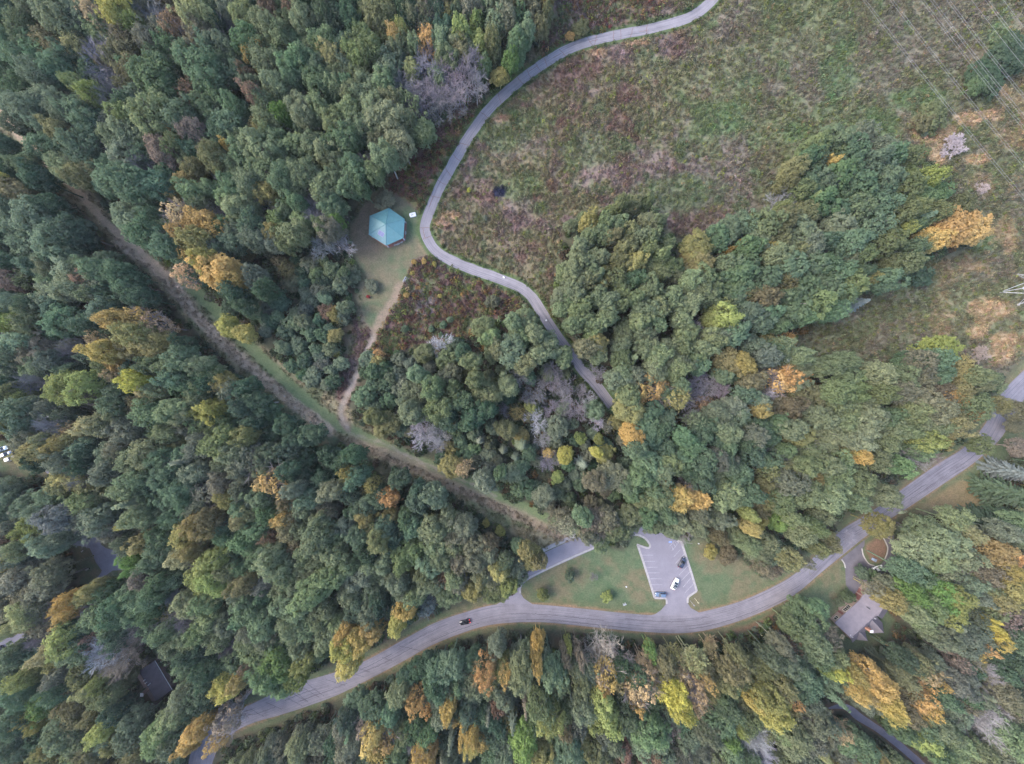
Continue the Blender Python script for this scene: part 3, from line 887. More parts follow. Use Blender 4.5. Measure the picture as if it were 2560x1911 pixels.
def conifer_crown(name, seed, r, z0, z1, layers=17):
    rng = np.random.default_rng(seed)
    C, N, S, V, A = [], [], [], [], []
    for k in range(layers):
        t = k / (layers - 1)
        z = z0 + (z1 - z0) * t
        R = r * (1 - t) ** 0.85 * rng.uniform(0.9, 1.08) + 0.25
        nb = max(4, int(13 * (1 - t) + 4))
        a0 = rng.uniform(0, 6.28)
        for j in range(nb):
            a = a0 + 6.283 * j / nb + rng.normal(0, 0.14)
            L = R * rng.uniform(0.72, 1.12)
            dr = np.array([math.cos(a), math.sin(a), 0])
            bv = rng.normal(0.5, 0.15)
            for u in np.arange(0.18, 1.0, 0.42 / max(L, .42)):
                p = dr * L * u + np.array([0, 0, z - 0.38 * L * u * u])
                for side in (-1, 0, 1):
                    off = np.array([-dr[1], dr[0], 0]) * side * 0.34 * (1.15 - u)
                    C.append(p + off)
                    N.append(np.array([0, 0, 1.0]) + dr * 0.5 + rng.normal(0, 0.25, 3))
                    A.append(dr + off)
                    S.append(0.30 * rng.uniform(.8, 1.2))
                    V.append(bv + rng.normal(0, .12))
    me = leaf_mesh(name, np.array(C), np.array(N), np.array(S), np.array(V), rng, 0.5, np.array(A))
    me.materials.clear()
    me.materials.append(M_NEEDLE)
    return me

def limb(mb, a, b, r0, r1, rng, n=5, segs=3, wob=0.06):
    a, b = np.array(a, float), np.array(b, float)
    L = np.linalg.norm(b - a)
    p = a
    for k in range(1, segs + 1):
        q = a + (b - a) * k / segs + (rng.normal(0, wob * L / segs, 3) if k < segs else 0)
        mb.bar(p, q, r0 + (r1 - r0) * (k - 1) / segs, r0 + (r1 - r0) * k / segs, n, caps=False)
        p = q

def leafy_trunk(name, seed, h, z0, z1, lc, limbs=7, r=0.28):
    rng = np.random.default_rng(seed + 500)
    mb = MB()
    lean = rng.normal(0, 0.35, 2)
    top = np.array([lean[0], lean[1], z0 + (z1 - z0) * 0.72])
    limb(mb, (0, 0, -0.3), top, r, r * 0.35, rng, 7, 5, 0.03)
    if lc is not None:
        for i in rng.choice(len(lc), min(limbs, len(lc)), replace=False):
            e = lc[i]
            t = np.clip((e[2] - 2.5) / max(top[2], 1) * 0.75, 0.25, 0.9)
            limb(mb, top * t, e, r * 0.4, 0.05, rng, 5, 3, 0.08)
    return mb.mesh(name, M_BARK)

def bare_meshes(seed, h, r, fork=0.32, depth=5, wide=1.0, minr=0.045):
    """trunk with its main limbs, and the branches and twigs as a second mesh"""
    rng = np.random.default_rng(seed + 900)
    tr, br = MB(), MB()
    f = h * fork
    limb(tr, (0, 0, -0.3), (rng.normal(0, .3), rng.normal(0, .3), f), 0.30, 0.20, rng, 7, 4, 0.03)
    root = np.array(tr.v[-1]) * 0 + np.array([0, 0, f])
    def grow(p, d, L, rad, k):
        d = d / np.linalg.norm(d)
        e = p + d * L
        m = tr if k >= depth - 1 else br
        mid = (p + e) / 2 + rng.normal(0, 0.07 * L, 3)
        n = 5 if k >= depth - 1 else 3
        m.bar(p, mid, rad, rad * 0.8, n, caps=False)
        m.bar(mid, e, rad * 0.8, rad * 0.6, n, caps=False)
        if k == 0:
            return
        for c in range(rng.integers(3, 5) if k > 1 else 4):
            nd = d + rng.normal(0, 0.55, 3) * wide + np.array([0, 0, 0.10])
            st = p + (e - p) * rng.uniform(0.45, 1.0)
            grow(st, nd, L * rng.uniform(0.58, 0.82), max(rad * 0.55, minr), k - 1)
    n0 = rng.integers(4, 6)
    a0 = rng.uniform(0, 6.28)
    for c in range(n0):
        a = a0 + 6.283 * c / n0
        w = r / h * 1.7 * wide
        grow(np.array([0, 0, f * rng.uniform(0.8, 1.0)]), np.array([math.cos(a) * w, math.sin(a) * w, rng.uniform(0.7, 1.1)]), h * 0.27, 0.16, depth - 1)
    grow(np.array([0, 0, f]), np.array([0, 0, 1.0]), h * 0.27, 0.16, depth - 1)
    return tr, br

PROTO = {}     # kind -> list of (trunk mesh, crown mesh, reference crown radius, reference height)
def joined(a, b, name):
    bm = bmesh.new()
    bm.from_mesh(a)
    na = len(bm.faces)
    bm.from_mesh(b)
    me = bpy.data.meshes.new(name)
    bm.faces.ensure_lookup_table()
    for k, f in enumerate(bm.faces):
        f.material_index = 0 if k < na else 1
    bm.to_mesh(me)
    bm.free()
    me.materials.append(a.materials[0])
    me.materials.append(b.materials[0])
    return me

def reg(kind, tr, cr, r, h):
    PROTO.setdefault(kind, []).append((tr, cr, r, h))

for s in range(7):
    cr, lc = lobed_crown("broad_crown", 10 + s, 5.0, 7.0, 20, 74 + 4 * s, (0.60, 1.15), 54, 0.21, zmin=-0.55, power=0.7, flat=1.5)
    reg('b', leafy_trunk("broad_trunk", 10 + s, 20, 7.5, 20, lc), cr, 5.0, 20)
for s in range(4):
    cr, lc = lobed_crown("slender_crown", 30 + s, 3.3, 4.5, 20, 56, (0.50, 0.95), 54, 0.19, zmin=-0.8, power=0.6, flat=2.0)
    reg('n', leafy_trunk("slender_trunk", 30 + s, 20, 3.5, 20, lc, 5, 0.2), cr, 3.3, 20)
for s in range(4):
    cr, lc = lobed_crown("round_crown", 50 + s, 3.0, 0.7, 7.5, 34, (0.55, 1.0), 52, 0.21, zmin=-0.5)
    reg('r', leafy_trunk("round_trunk", 50 + s, 7.5, 0.7, 7.5, lc, 4, 0.14), cr, 3.0, 7.5)
for s in range(4):
    cr, lc = lobed_crown("thin_crown", 70 + s, 5.0, 6.5, 20, 40, (0.7, 1.35), 40, 0.27, power=0.75, fill=20, gap=0.75)
    tr, br = bare_meshes(70 + s, 19, 4.6, 0.34, 4)
    tm = MB(); tm.v, tm.f = tr.v + br.v, tr.f + [[i + len(tr.v) for i in q] for q in br.f]; tm.m = [0] * len(tm.f)
    reg('s', tm.mesh("thin_trunk", M_BARK), cr, 5.0, 20)
for s in range(6):
    tr, br = bare_meshes(90 + s, 18, 5.0 + .3 * s, 0.22 + 0.04 * s, 5, minr=0.04)
    reg('d', tr.mesh("bare_trunk", M_BARK), br.mesh("bare_branches", M_BARK), 5.4, 18)
for s in range(3):
    reg('c', leafy_trunk("conifer_trunk", 110 + s, 20, 1, 26, None, 0, 0.24), conifer_crown("conifer_crown", 110 + s, 3.6, 1.5, 20), 3.6, 20)
CROWN_MID = {'b': 0.69, 'n': 0.65, 'r': 0.58, 's': 0.70, 'd': 0.62, 'c': 0.45}

TINT = dict(green=(.094, .136, .084), palegreen=(.132, .160, .100), olive=(.132, .135, .078), olivegreen=(.115, .140, .078), bright=(.112, .178, .066), teal=(.090, .132, .092),
    tealpale=(.122, .158, .112), dark=(.060, .092, .066), greyolive=(.138, .140, .104), greyteal=(.114, .138, .108), greygreen=(.115, .132, .100), greybrown=(.150, .130, .108),
    silver=(.118, .140, .136), rust=(.175, .125, .092), rustolive=(.128, .118, .078), gold=(.340, .248, .100), olivegold=(.238, .200, .085), yellow=(.300, .272, .095),
    lemon=(.330, .320, .085), yellowgreen=(.178, .202, .084), yellowolive=(.208, .195, .090), pale=(.245, .248, .132), orange=(.360, .235, .105), palegold=(.310, .240, .145),
    grey=(.172, .163, .170), white=(.28, .27, .29), tan=(.24, .20, .17), pink=(.31, .265, .27), crimson=(.26, .05, .05))
for k_ in 'green palegreen olive olivegreen bright teal tealpale dark greyolive greyteal greygreen rustolive yellowgreen'.split():
    TINT[k_] = tuple(a * b for a, b in zip(TINT[k_], (1.07, 1.07, 1.02)))
WORD = dict(green='mid-green', palegreen='pale green', olive='olive', olivegreen='olive-green', bright='vivid green', teal='blue-green', tealpale='pale blue-green', dark='dark green', greyolive='grey-olive',
    greyteal='grey-blue', greygreen='grey-green', greybrown='grey-brown', silver='silvery', rust='rusty', rustolive='brownish olive', gold='golden', olivegold='olive-gold', yellow='yellow', lemon='lemon-yellow',
    yellowgreen='yellow-green', yellowolive='yellow-olive', pale='pale yellow', orange='orange', palegold='pale gold', grey='grey', white='silvery white', tan='tan', pink='pale pinkish', crimson='crimson')
GREENISH = ['green', 'palegreen', 'olive', 'olivegreen', 'teal', 'tealpale', 'dark', 'greyolive', 'greyteal', 'greygreen', 'rustolive']

# trees one can tell apart: zoom x, zoom y, crown radius (zoom px), kind, colour [, height in metres]
T = {}
T['A'] = """510 320 85 b pale|655 350 120 d grey 22|690 520 120 d grey 20|750 650 75 d grey|765 90 95 b yellow 22|860 170 80 b yellowgreen|1255 90 105 b pale 22|1560 110 75 b pale|960 70 95 d grey
1640 620 70 n rust 22|1600 500 55 n rust|1240 590 75 s rust|1050 970 95 b greybrown|1150 1370 90 s palegold|1290 1420 100 b gold|1380 1480 80 s gold|1270 1560 105 b yellowolive|1160 1500 80 s orange|1475 940 42 n gold|1380 1020 95 b olive|1815 740 65 b bright 18
2140 370 90 b pale|1310 460 150 b green 22|1210 380 80 b green|1000 490 145 b green 22|1090 600 100 b green|980 740 140 b olivegreen 22|820 870 110 b tealpale|750 900 90 b palegreen|810 1010 110 b tealpale|820 1180 150 b teal 22|720 1150 110 b tealpale|1000 1190 110 b teal|1480 800 115 b teal
170 190 120 b green|240 300 130 b green|400 160 130 b tealpale|350 290 110 b rustolive|130 380 90 b green|380 450 110 b teal|270 490 100 b teal|150 570 100 b teal|190 700 110 b tealpale|90 680 90 b tealpale|330 660 110 b tealpale|520 740 120 b teal|600 830 110 b teal|400 850 90 b olive|130 800 80 b teal
300 950 110 b teal|530 960 130 b teal|440 1090 110 b palegreen|520 1130 80 b olive|610 610 70 b yellowgreen|520 560 70 b olivegreen|820 320 90 b olive|830 240 80 b rustolive|960 260 70 b greyolive|1110 160 80 s rust|1060 220 90 b greyolive|1300 230 100 b greyolive|1420 300 90 b tealpale
1590 270 110 b green|1720 170 90 b palegreen|1800 250 100 b palegreen|1950 130 90 b palegreen|1730 420 100 b palegreen|1900 420 90 b green|1970 380 80 b green|1780 560 90 b palegreen|1880 500 70 b green|2050 540 110 b palegreen|1700 660 80 b palegreen|1950 720 110 b palegreen|2060 700 80 b palegreen
2160 800 90 b olivegreen|2010 940 80 n palegreen|1900 950 100 n palegreen|2120 990 90 n palegreen|1660 940 110 b palegreen|1560 1000 90 b palegreen|1700 1090 110 b palegreen|1830 1150 90 b green|1960 1120 100 b palegreen|2090 1200 110 b palegreen|1500 1200 90 b green|1600 1180 90 b palegreen|1230 1230 80 b palegreen
1530 1340 90 b palegreen|1620 1460 100 b green|1900 1500 90 b olivegreen|2160 1440 60 b bright 14|1260 850 80 b greybrown|1170 760 110 b green|1340 690 100 b green|1400 600 90 b green|1520 700 80 b green|850 1420 120 b tealpale|940 1500 110 b teal|1080 1590 90 b teal|2150 170 80 b dark|2100 60 100 b dark|1880 60 60 n rust
100 1450 90 b tealpale|230 1400 120 b tealpale|350 1560 130 b tealpale|200 1570 110 b teal|60 1330 90 b teal|110 1240 100 b rustolive|40 1190 60 b yellow|180 1070 80 b green|330 1330 90 b dark|450 1490 110 b dark|60 1120 70 b dark|30 940 70 b dark|250 1150 90 b dark|60 80 90 b teal|180 30 90 b palegreen|330 60 110 b tealpale|560 40 80 b tealpale
1990 1290 90 d grey 16|2070 1390 85 d grey 16|2090 1600 70 d grey 13|2190 1560 80 d grey 13|1690 1310 70 d grey 14|660 210 90 b palegreen|600 100 80 s palegold|1700 30 60 s rust"""
T['B'] = """580 440 95 d grey 17|640 570 90 d grey 16|720 490 95 d grey 17|820 430 95 d grey 17|870 560 80 d grey 15|700 660 80 d grey 14|430 560 105 d grey 17|540 640 90 d grey 15|620 700 70 d grey 13|470 710 70 d grey 13|760 590 80 d grey 15
780 210 75 n yellowgreen|690 110 70 n yellowolive|880 150 55 n yellowgreen|890 290 75 n yellowgreen|1010 140 70 n tealpale|1140 120 75 n green|1230 70 70 n greyolive|1140 280 85 n green|1200 200 60 n tealpale|1330 90 50 n olive 14|980 260 60 n olive|740 300 60 n palegreen
550 260 75 s orange|350 230 55 s orange|530 110 95 s greyolive|410 230 55 n yellowgreen|1100 380 55 n bright 14|1030 490 60 b olivegold 9|1000 330 50 n palegreen 12|930 420 50 n palegreen 13
465 460 65 n pale|310 440 105 b tealpale|250 100 110 b olivegreen|240 20 90 b olivegreen|170 600 110 b palegreen|300 770 130 b palegreen|220 700 90 b palegreen|540 850 85 b palegreen 14|290 1010 100 b palegreen|110 290 80 b olivegreen|200 330 90 b olivegreen|650 270 75 b tealpale|480 310 55 n palegreen
70 720 90 b olivegreen|130 820 90 b palegreen|60 900 100 b green|380 910 100 b palegreen|420 800 80 b palegreen|190 1060 50 d grey|100 1080 90 b green|220 1110 70 b palegreen|60 1190 80 b green|130 1200 60 b green|30 430 70 b palegreen|50 560 60 b green|370 680 60 d grey 14
850 30 90 b greyolive|940 60 60 n green|760 20 70 n olivegreen|1290 170 55 n olive 13|60 130 90 b dark|420 60 70 b dark|630 60 60 b dark"""
T['C'] = """1770 1440 150 b gold 15|1870 1480 110 b gold 14|1640 1530 100 b gold 14|1560 1570 80 b olivegold 13
870 950 85 n olivegreen|990 900 95 n green|1100 970 100 n green|1180 860 70 n greygreen|940 1060 50 n gold 14|1250 1050 90 n teal|1350 1000 80 n teal|1480 1010 75 n olivegreen|740 1090 80 n olive|830 1200 105 n palegreen|1000 1140 95 n green|1150 1190 100 n palegreen|1320 1150 90 n green|1590 1150 75 n yellowgreen|1460 1220 95 n palegreen
900 1300 100 n palegreen|1130 1340 100 n palegreen|560 1430 95 n palegreen|660 1420 80 n olive|760 1500 140 b palegreen 16|1010 1450 110 n greygreen|1290 1330 95 n teal|1390 1390 90 n palegreen|1430 1480 55 n yellowgreen|1100 1560 105 n palegreen|1330 1560 110 n palegreen|1240 1450 95 n teal|1640 1260 90 n green|1530 1280 80 n palegreen
330 1470 100 b tealpale 14|250 1530 90 b teal 14|100 1600 110 b yellowolive 14|660 1290 80 d white 15|1090 1270 60 d grey 15|1560 1310 50 d grey 12|380 1575 26 n orange 12|310 1610 26 n gold 10|780 1230 70 n olivegreen|700 1170 60 n olive"""
T['D'] = """1420 130 140 b gold 20|1330 60 90 b olivegold|1500 180 80 b gold|1210 140 80 s palegold|1220 30 70 s gold|750 440 85 b gold 22|880 430 90 s gold|880 540 110 b yellowolive 22|1000 470 80 s palegold|970 600 105 b yellowolive 20|1060 590 80 b yellowolive|690 640 95 b gold 22|790 700 90 b gold|830 620 90 b yellowolive|640 560 60 s palegold|890 830 85 b lemon 20|960 900 60 s palegold|740 790 60 s palegold
1470 480 75 b yellow 13|1570 525 70 b yellow 13|430 870 110 b yellowgreen 20|560 860 110 b yellowgreen 20|1370 1020 80 n yellow 18|1300 1040 50 n yellow|1760 1490 105 s orange 19|1680 1500 50 s palegold|1480 1590 75 b yellowolive|1320 1540 100 s greyolive
560 180 80 s rust|70 180 85 b greybrown|300 630 100 b greyolive|230 670 80 b greyolive|200 840 70 d grey 20|290 820 60 d grey 20|390 1120 75 d grey 22|470 1130 60 s palegold|500 590 60 d grey|1230 690 50 d white 16
110 1060 120 b tealpale 22|230 1030 100 b greygreen|600 1120 80 b pale|680 1110 90 b olive|980 1040 110 b palegreen|1130 1020 105 b palegreen|820 1150 100 b greyolive|480 1220 90 b yellowolive|420 1230 70 b yellowolive
350 280 100 b tealpale|450 240 90 b palegreen|420 440 110 b teal|380 350 90 b teal|130 600 105 b tealpale|90 660 80 b tealpale|200 450 90 b palegreen|60 450 90 b yellowgreen|620 110 80 b tealpale|560 90 60 b palegreen|820 200 100 b teal|900 290 90 b dark|760 130 80 b teal|680 390 90 b teal|560 470 80 b teal
1080 730 90 b palegreen|1180 690 95 b tealpale|1290 730 80 b palegreen|1120 820 90 b teal|1210 860 100 b green|1180 600 70 b dark|1330 830 80 b dark|1570 880 75 n dark 16|1470 890 60 s greygreen|1650 980 95 b dark|1560 1000 70 b dark|1730 1060 75 r teal 10|1850 1120 85 b dark 15|2000 1180 90 b dark 15|1960 1330 80 r dark 12|2130 1320 80 r dark 12|2000 1430 75 r dark 12|2130 1430 70 r dark 10|1760 1200 80 r teal 10|1860 1400 80 b dark
1420 1230 120 b olivegreen 20|1520 1290 95 b palegreen|1290 1250 90 b greygreen|950 1290 100 b palegreen 20|860 1330 90 b palegreen|1040 1330 90 b green|720 1310 95 b tealpale|700 1420 90 b greygreen|900 1450 100 b green|830 1520 100 b palegreen|1080 1440 110 b teal|1150 1520 100 b teal|620 1540 110 b olive|560 1600 90 b olivegreen|460 1440 95 b yellowolive|400 1520 80 b olive|340 1570 80 b tealpale|1600 1340 100 s greygreen|1700 1320 70 b greygreen|2130 1540 80 b greyolive|1900 1530 70 b greyteal|1990 1590 80 b teal
1890 450 60 r tealpale|1830 520 52 r teal|2000 520 58 r teal|1920 600 55 r tealpale|1850 630 40 r teal|1960 700 52 r teal|2010 800 65 r tealpale|2110 510 50 r teal|2080 720 52 r greyteal|2120 620 55 r tealpale|1950 790 45 r teal|1700 370 65 r greyteal|1570 340 75 b teal|1800 330 60 r teal|2130 120 55 r tealpale|2060 260 60 r greyteal|2180 230 45 r tealpale|1740 460 50 r teal|2140 830 50 r teal|2190 720 50 r tealpale|2160 650 30 r yellow 4|1960 370 55 r greyteal|1880 740 45 r teal|1480 360 60 r dark|1500 250 80 b dark|1640 160 80 b greyteal|1710 250 70 b dark|2090 380 50 s rust 7|1780 420 45 r tealpale|2050 440 40 r teal|2040 630 45 r teal|2150 380 40 s olivegold 6|1640 290 55 r teal|1950 200 50 r dark|1840 110 60 s rustolive 9|1990 80 60 r greyolive|2080 60 40 r palegreen
1940 130 45 r dark|1870 210 50 r greyolive|30 850 80 b teal|90 900 80 b olive|160 920 60 b yellowgreen|70 960 80 b dark|60 1120 60 b yellowolive|200 1190 90 b greygreen|240 1290 90 b yellowolive 20|330 1220 80 b olive|260 1330 90 b dark|420 1350 90 b greygreen|560 1380 60 b dark"""
T['E'] = """180 690 60 r tealpale|270 760 62 r teal|170 780 45 r teal|160 930 75 r tealpale 9|310 850 58 r teal|260 870 40 r greyteal|370 790 55 r greyteal|310 960 60 r teal|220 1000 50 r tealpale|200 850 42 r teal|390 880 55 r greyteal|240 660 40 s orange 6
540 650 70 b olivegreen 11|690 690 75 r palegreen 10|1110 640 120 b tealpale 17|1020 620 80 b palegreen 16|1190 720 80 b palegreen|1190 450 95 b palegreen 15|1250 520 70 b palegreen|920 480 80 b palegreen 14|970 550 70 b palegreen|1330 600 100 b palegreen 15|1280 660 70 b palegreen|1440 670 75 b palegreen 14|930 900 110 b olivegreen 15|870 820 70 b olivegreen|1080 860 80 b palegreen 14|700 810 90 b greyolive 13|740 890 70 b palegreen|500 900 110 b palegreen 14|600 880 90 b palegreen|640 1010 100 b olivegreen|460 1030 95 b palegreen|300 1110 95 b olive 11|860 1060 90 b dark|790 960 80 b green|500 790 70 b greygreen|840 700 70 b palegreen|790 640 60 b dark|950 1010 70 b dark|700 1080 80 b dark|820 1110 60 b green
640 600 70 d white 10|1160 800 55 d white 12|1260 1090 65 d white 11|1380 760 65 d grey 11|1370 840 60 d grey 10|1240 920 65 d grey 10|1290 860 55 d grey 10|1460 870 55 d grey 10|1500 1020 75 d grey 12|1650 1100 40 d white 9|1430 950 55 d grey 10|1370 1010 55 d grey 9|1560 900 45 d grey 8|1610 940 38 d white 8|1650 770 48 d grey 9|550 1190 80 d white 12|640 1170 75 d white 12|630 1260 50 d grey 9|520 1090 60 d white 11|1340 1350 55 d grey 9|1050 1020 40 d grey 9|1310 1200 50 d grey 9|760 1105 42 s rust 9
2010 870 115 s orange 15|1920 900 60 s gold|1860 1010 105 b yellowolive 14|1880 1180 85 b gold 14|1450 1310 62 b yellow 11|1700 1300 65 b yellowolive 11|1650 1290 40 b yellow|1545 1200 45 b yellowgreen 9|1665 1205 38 b yellowgreen 9|1340 1300 35 s gold 8|1140 1040 50 s olivegold 9|975 1010 32 s gold 8|1230 1000 42 b yellowgreen 9|720 1380 85 b yellowolive 12|790 1400 50 s palegold|310 1580 75 b orange 16|1400 1450 45 b yellowgreen 10|200 1500 50 s olivegold|2170 1590 90 b gold 17|2080 1510 50 s orange 14|40 1420 45 s olivegold
1635 1020 72 r tealpale 10|2000 1390 120 b green 15|1930 1450 80 b green|2080 1430 70 b palegreen|1750 1450 115 b greyolive 14|1640 1480 80 b greyolive|1170 1240 58 c greygreen 12|900 1210 40 c greyteal 10|820 1300 65 r teal|950 1310 58 r tealpale|1050 1275 38 c greygreen 9|1130 1320 36 c greyteal 9|1070 1140 75 b olive 12|1100 1430 72 r tealpale|1220 1530 62 r teal|1310 1570 75 b greygreen 13|1440 1500 55 r tealpale|1560 1360 55 c greyteal 10|930 1470 80 b greygreen|1900 1270 65 b teal|1400 1130 80 b greygreen 12|1030 1420 45 b green|1170 1370 60 r teal|1540 1490 55 r teal|1630 1380 50 r dark
90 1300 70 b dark|110 1450 80 b teal|380 1460 70 b dark|600 1570 100 b tealpale|500 1530 60 b dark|30 1350 60 b dark|980 320 45 r greyolive 5"""
T['J'] = """900 200 120 b olivegreen 14|1080 170 85 b olivegreen 13|800 170 70 b olivegreen|680 290 105 b olivegreen 13|360 340 65 b palegreen 9|220 430 80 b palegreen 9|450 560 120 b palegreen 15|330 690 115 b palegreen 15|740 420 120 b palegreen 16|600 400 90 b olivegreen|1100 420 125 b palegreen 16|1210 390 80 b palegreen|1000 560 120 b palegreen 17|1130 580 100 b palegreen|850 700 120 b olive 17|700 560 90 b olive|1100 720 100 b olivegreen|770 850 120 b olive 17|1290 660 105 b olivegreen 14|1250 770 80 b olivegreen|960 1030 115 b teal 15|600 1040 115 b olive 15|430 880 110 b palegreen 16|150 980 110 b palegreen 13|320 1060 105 b palegreen|1250 960 95 b palegreen 15|1420 1000 95 b palegreen 14|1640 800 130 b yellowolive 13|1690 930 110 b yellowolive 13|1600 640 80 b olivegreen 11
1960 520 110 b tealpale 12|2070 450 90 b tealpale 12|1900 620 90 b greygreen 11|530 1250 130 b palegreen 17|110 1390 100 b palegreen 13|330 1380 125 b palegreen 17|640 1300 110 b palegreen|630 1480 125 b palegreen 18|260 1560 120 b palegreen 16|780 1350 85 b palegreen|1080 1400 140 b palegreen 18|960 1270 90 b palegreen|1370 1260 130 b palegreen 18|1230 1400 110 b palegreen|1620 1200 130 b palegreen 16|1500 1370 110 b palegreen|1840 1180 100 b palegreen 15|1000 1540 110 b palegreen 18|1470 1500 105 b palegreen 17|1200 1540 110 b palegreen|1880 1380 115 b yellowgreen 14|1830 1530 105 b yellowgreen 14|1640 1600 70 d grey 15|2050 1000 110 b teal 14|2120 1320 100 b teal 14|1890 880 50 b yellowgreen 9|2140 630 26 n orange 12|1900 980 60 s rustolive 8"""
T['F'] = """110 90 110 b yellowolive 14|390 130 95 n palegreen|560 180 90 n palegreen|700 100 105 n palegreen|850 80 95 n palegreen|1000 130 95 n palegreen|780 230 105 n palegreen|950 230 95 n palegreen|1100 200 95 n palegreen|1330 180 85 n palegreen 15|1450 90 85 n olivegreen|1220 170 60 n yellowolive 12|540 300 85 n rustolive|450 400 100 n teal|560 390 85 n teal|730 370 100 n palegreen|880 330 95 n palegreen|1000 380 75 n palegreen|1130 330 60 c silver 10|290 420 85 n yellowgreen|150 260 105 b palegreen|60 340 80 b palegreen|100 490 50 d grey 13|350 520 95 n teal|450 590 75 n greyteal 12|555 580 65 b pale 11|300 710 100 b yellowolive 13|400 790 85 r teal 11|700 570 55 s orange 9|610 700 55 s olivegold 8|640 480 60 n palegreen|790 430 50 n palegreen
650 830 95 s orange 15|720 800 60 s orange|790 800 50 s orange 13|590 890 65 d white 14|560 760 60 d grey 13|860 1240 65 d grey 14|60 940 85 d grey 12|170 860 80 d grey 12|100 830 70 d grey 11|240 880 60 d grey 11|60 1040 60 d grey 10
160 970 58 s rust 10|470 1035 45 s rust 9|400 870 30 r yellow 6|1720 930 85 s orange 15|1800 980 70 s orange 15|1880 1050 45 s orange|1140 1310 65 n gold 16|1070 1290 40 n olivegold 14
870 740 75 b palegreen 13|980 730 75 b palegreen|1060 700 60 b green|1270 780 85 b palegreen|1430 820 85 b palegreen|1550 720 95 b greyolive|1680 620 95 n yellowgreen 15|1640 700 80 n palegreen|1790 760 100 b yellowolive 15|1880 800 70 b palegreen|1990 830 75 b palegreen 13|2050 980 58 b olive 13|830 930 120 b rustolive 13|620 1000 95 b rustolive 12|720 1000 80 b rustolive|1080 830 100 b palegreen 15|1000 900 85 b palegreen|1280 910 75 b olivegreen|1400 900 85 b greyolive|1560 950 85 b greyolive|1480 1030 95 b olivegreen|1080 1000 105 b palegreen 15|1200 1080 100 b palegreen|900 1070 95 b palegreen|1330 1060 75 b green|1650 1020 95 b greyolive|1550 1120 95 b palegreen|1750 1110 95 b olive|1880 1000 90 b palegreen|720 1140 85 b palegreen|550 1160 110 b green 14|470 1180 80 b greygreen|250 1050 90 b tealpale|300 1160 85 b tealpale|150 1150 90 b teal|1000 1180 95 b palegreen|1150 1200 95 b palegreen|1320 1230 85 b palegreen|1440 1150 75 b olivegreen|1590 1220 80 b yellowgreen|1935 1240 66 b olivegreen 12|800 1380 90 b palegreen|940 1370 85 b palegreen|1260 1340 75 b palegreen|1400 1370 70 b green|1000 1480 100 b palegreen|1150 1490 95 b palegreen|700 1480 105 b greygreen|560 1350 75 b green|380 1430 85 b teal|150 1350 95 b teal|60 1400 80 b dark|300 1570 105 b palegreen|450 1560 80 b green|640 1590 105 b olivegreen|800 1560 105 b palegreen|960 1590 95 b palegreen|1120 1600 75 b palegreen|1320 1570 85 b palegreen|60 1580 85 b gold 17|130 1600 60 b gold|530 1490 50 b olive|240 1330 80 b greygreen|20 1190 70 b teal|470 1300 80 b dark|420 1230 60 b dark
2130 1410 75 c silver 16|2190 1440 60 c silver 15|2090 1530 95 c dark 18|2150 1590 90 c dark|2190 1030 75 b greyolive 13|2160 1120 60 b greyolive 12|2190 1260 75 b greybrown 14|1620 1330 40 d tan 9"""
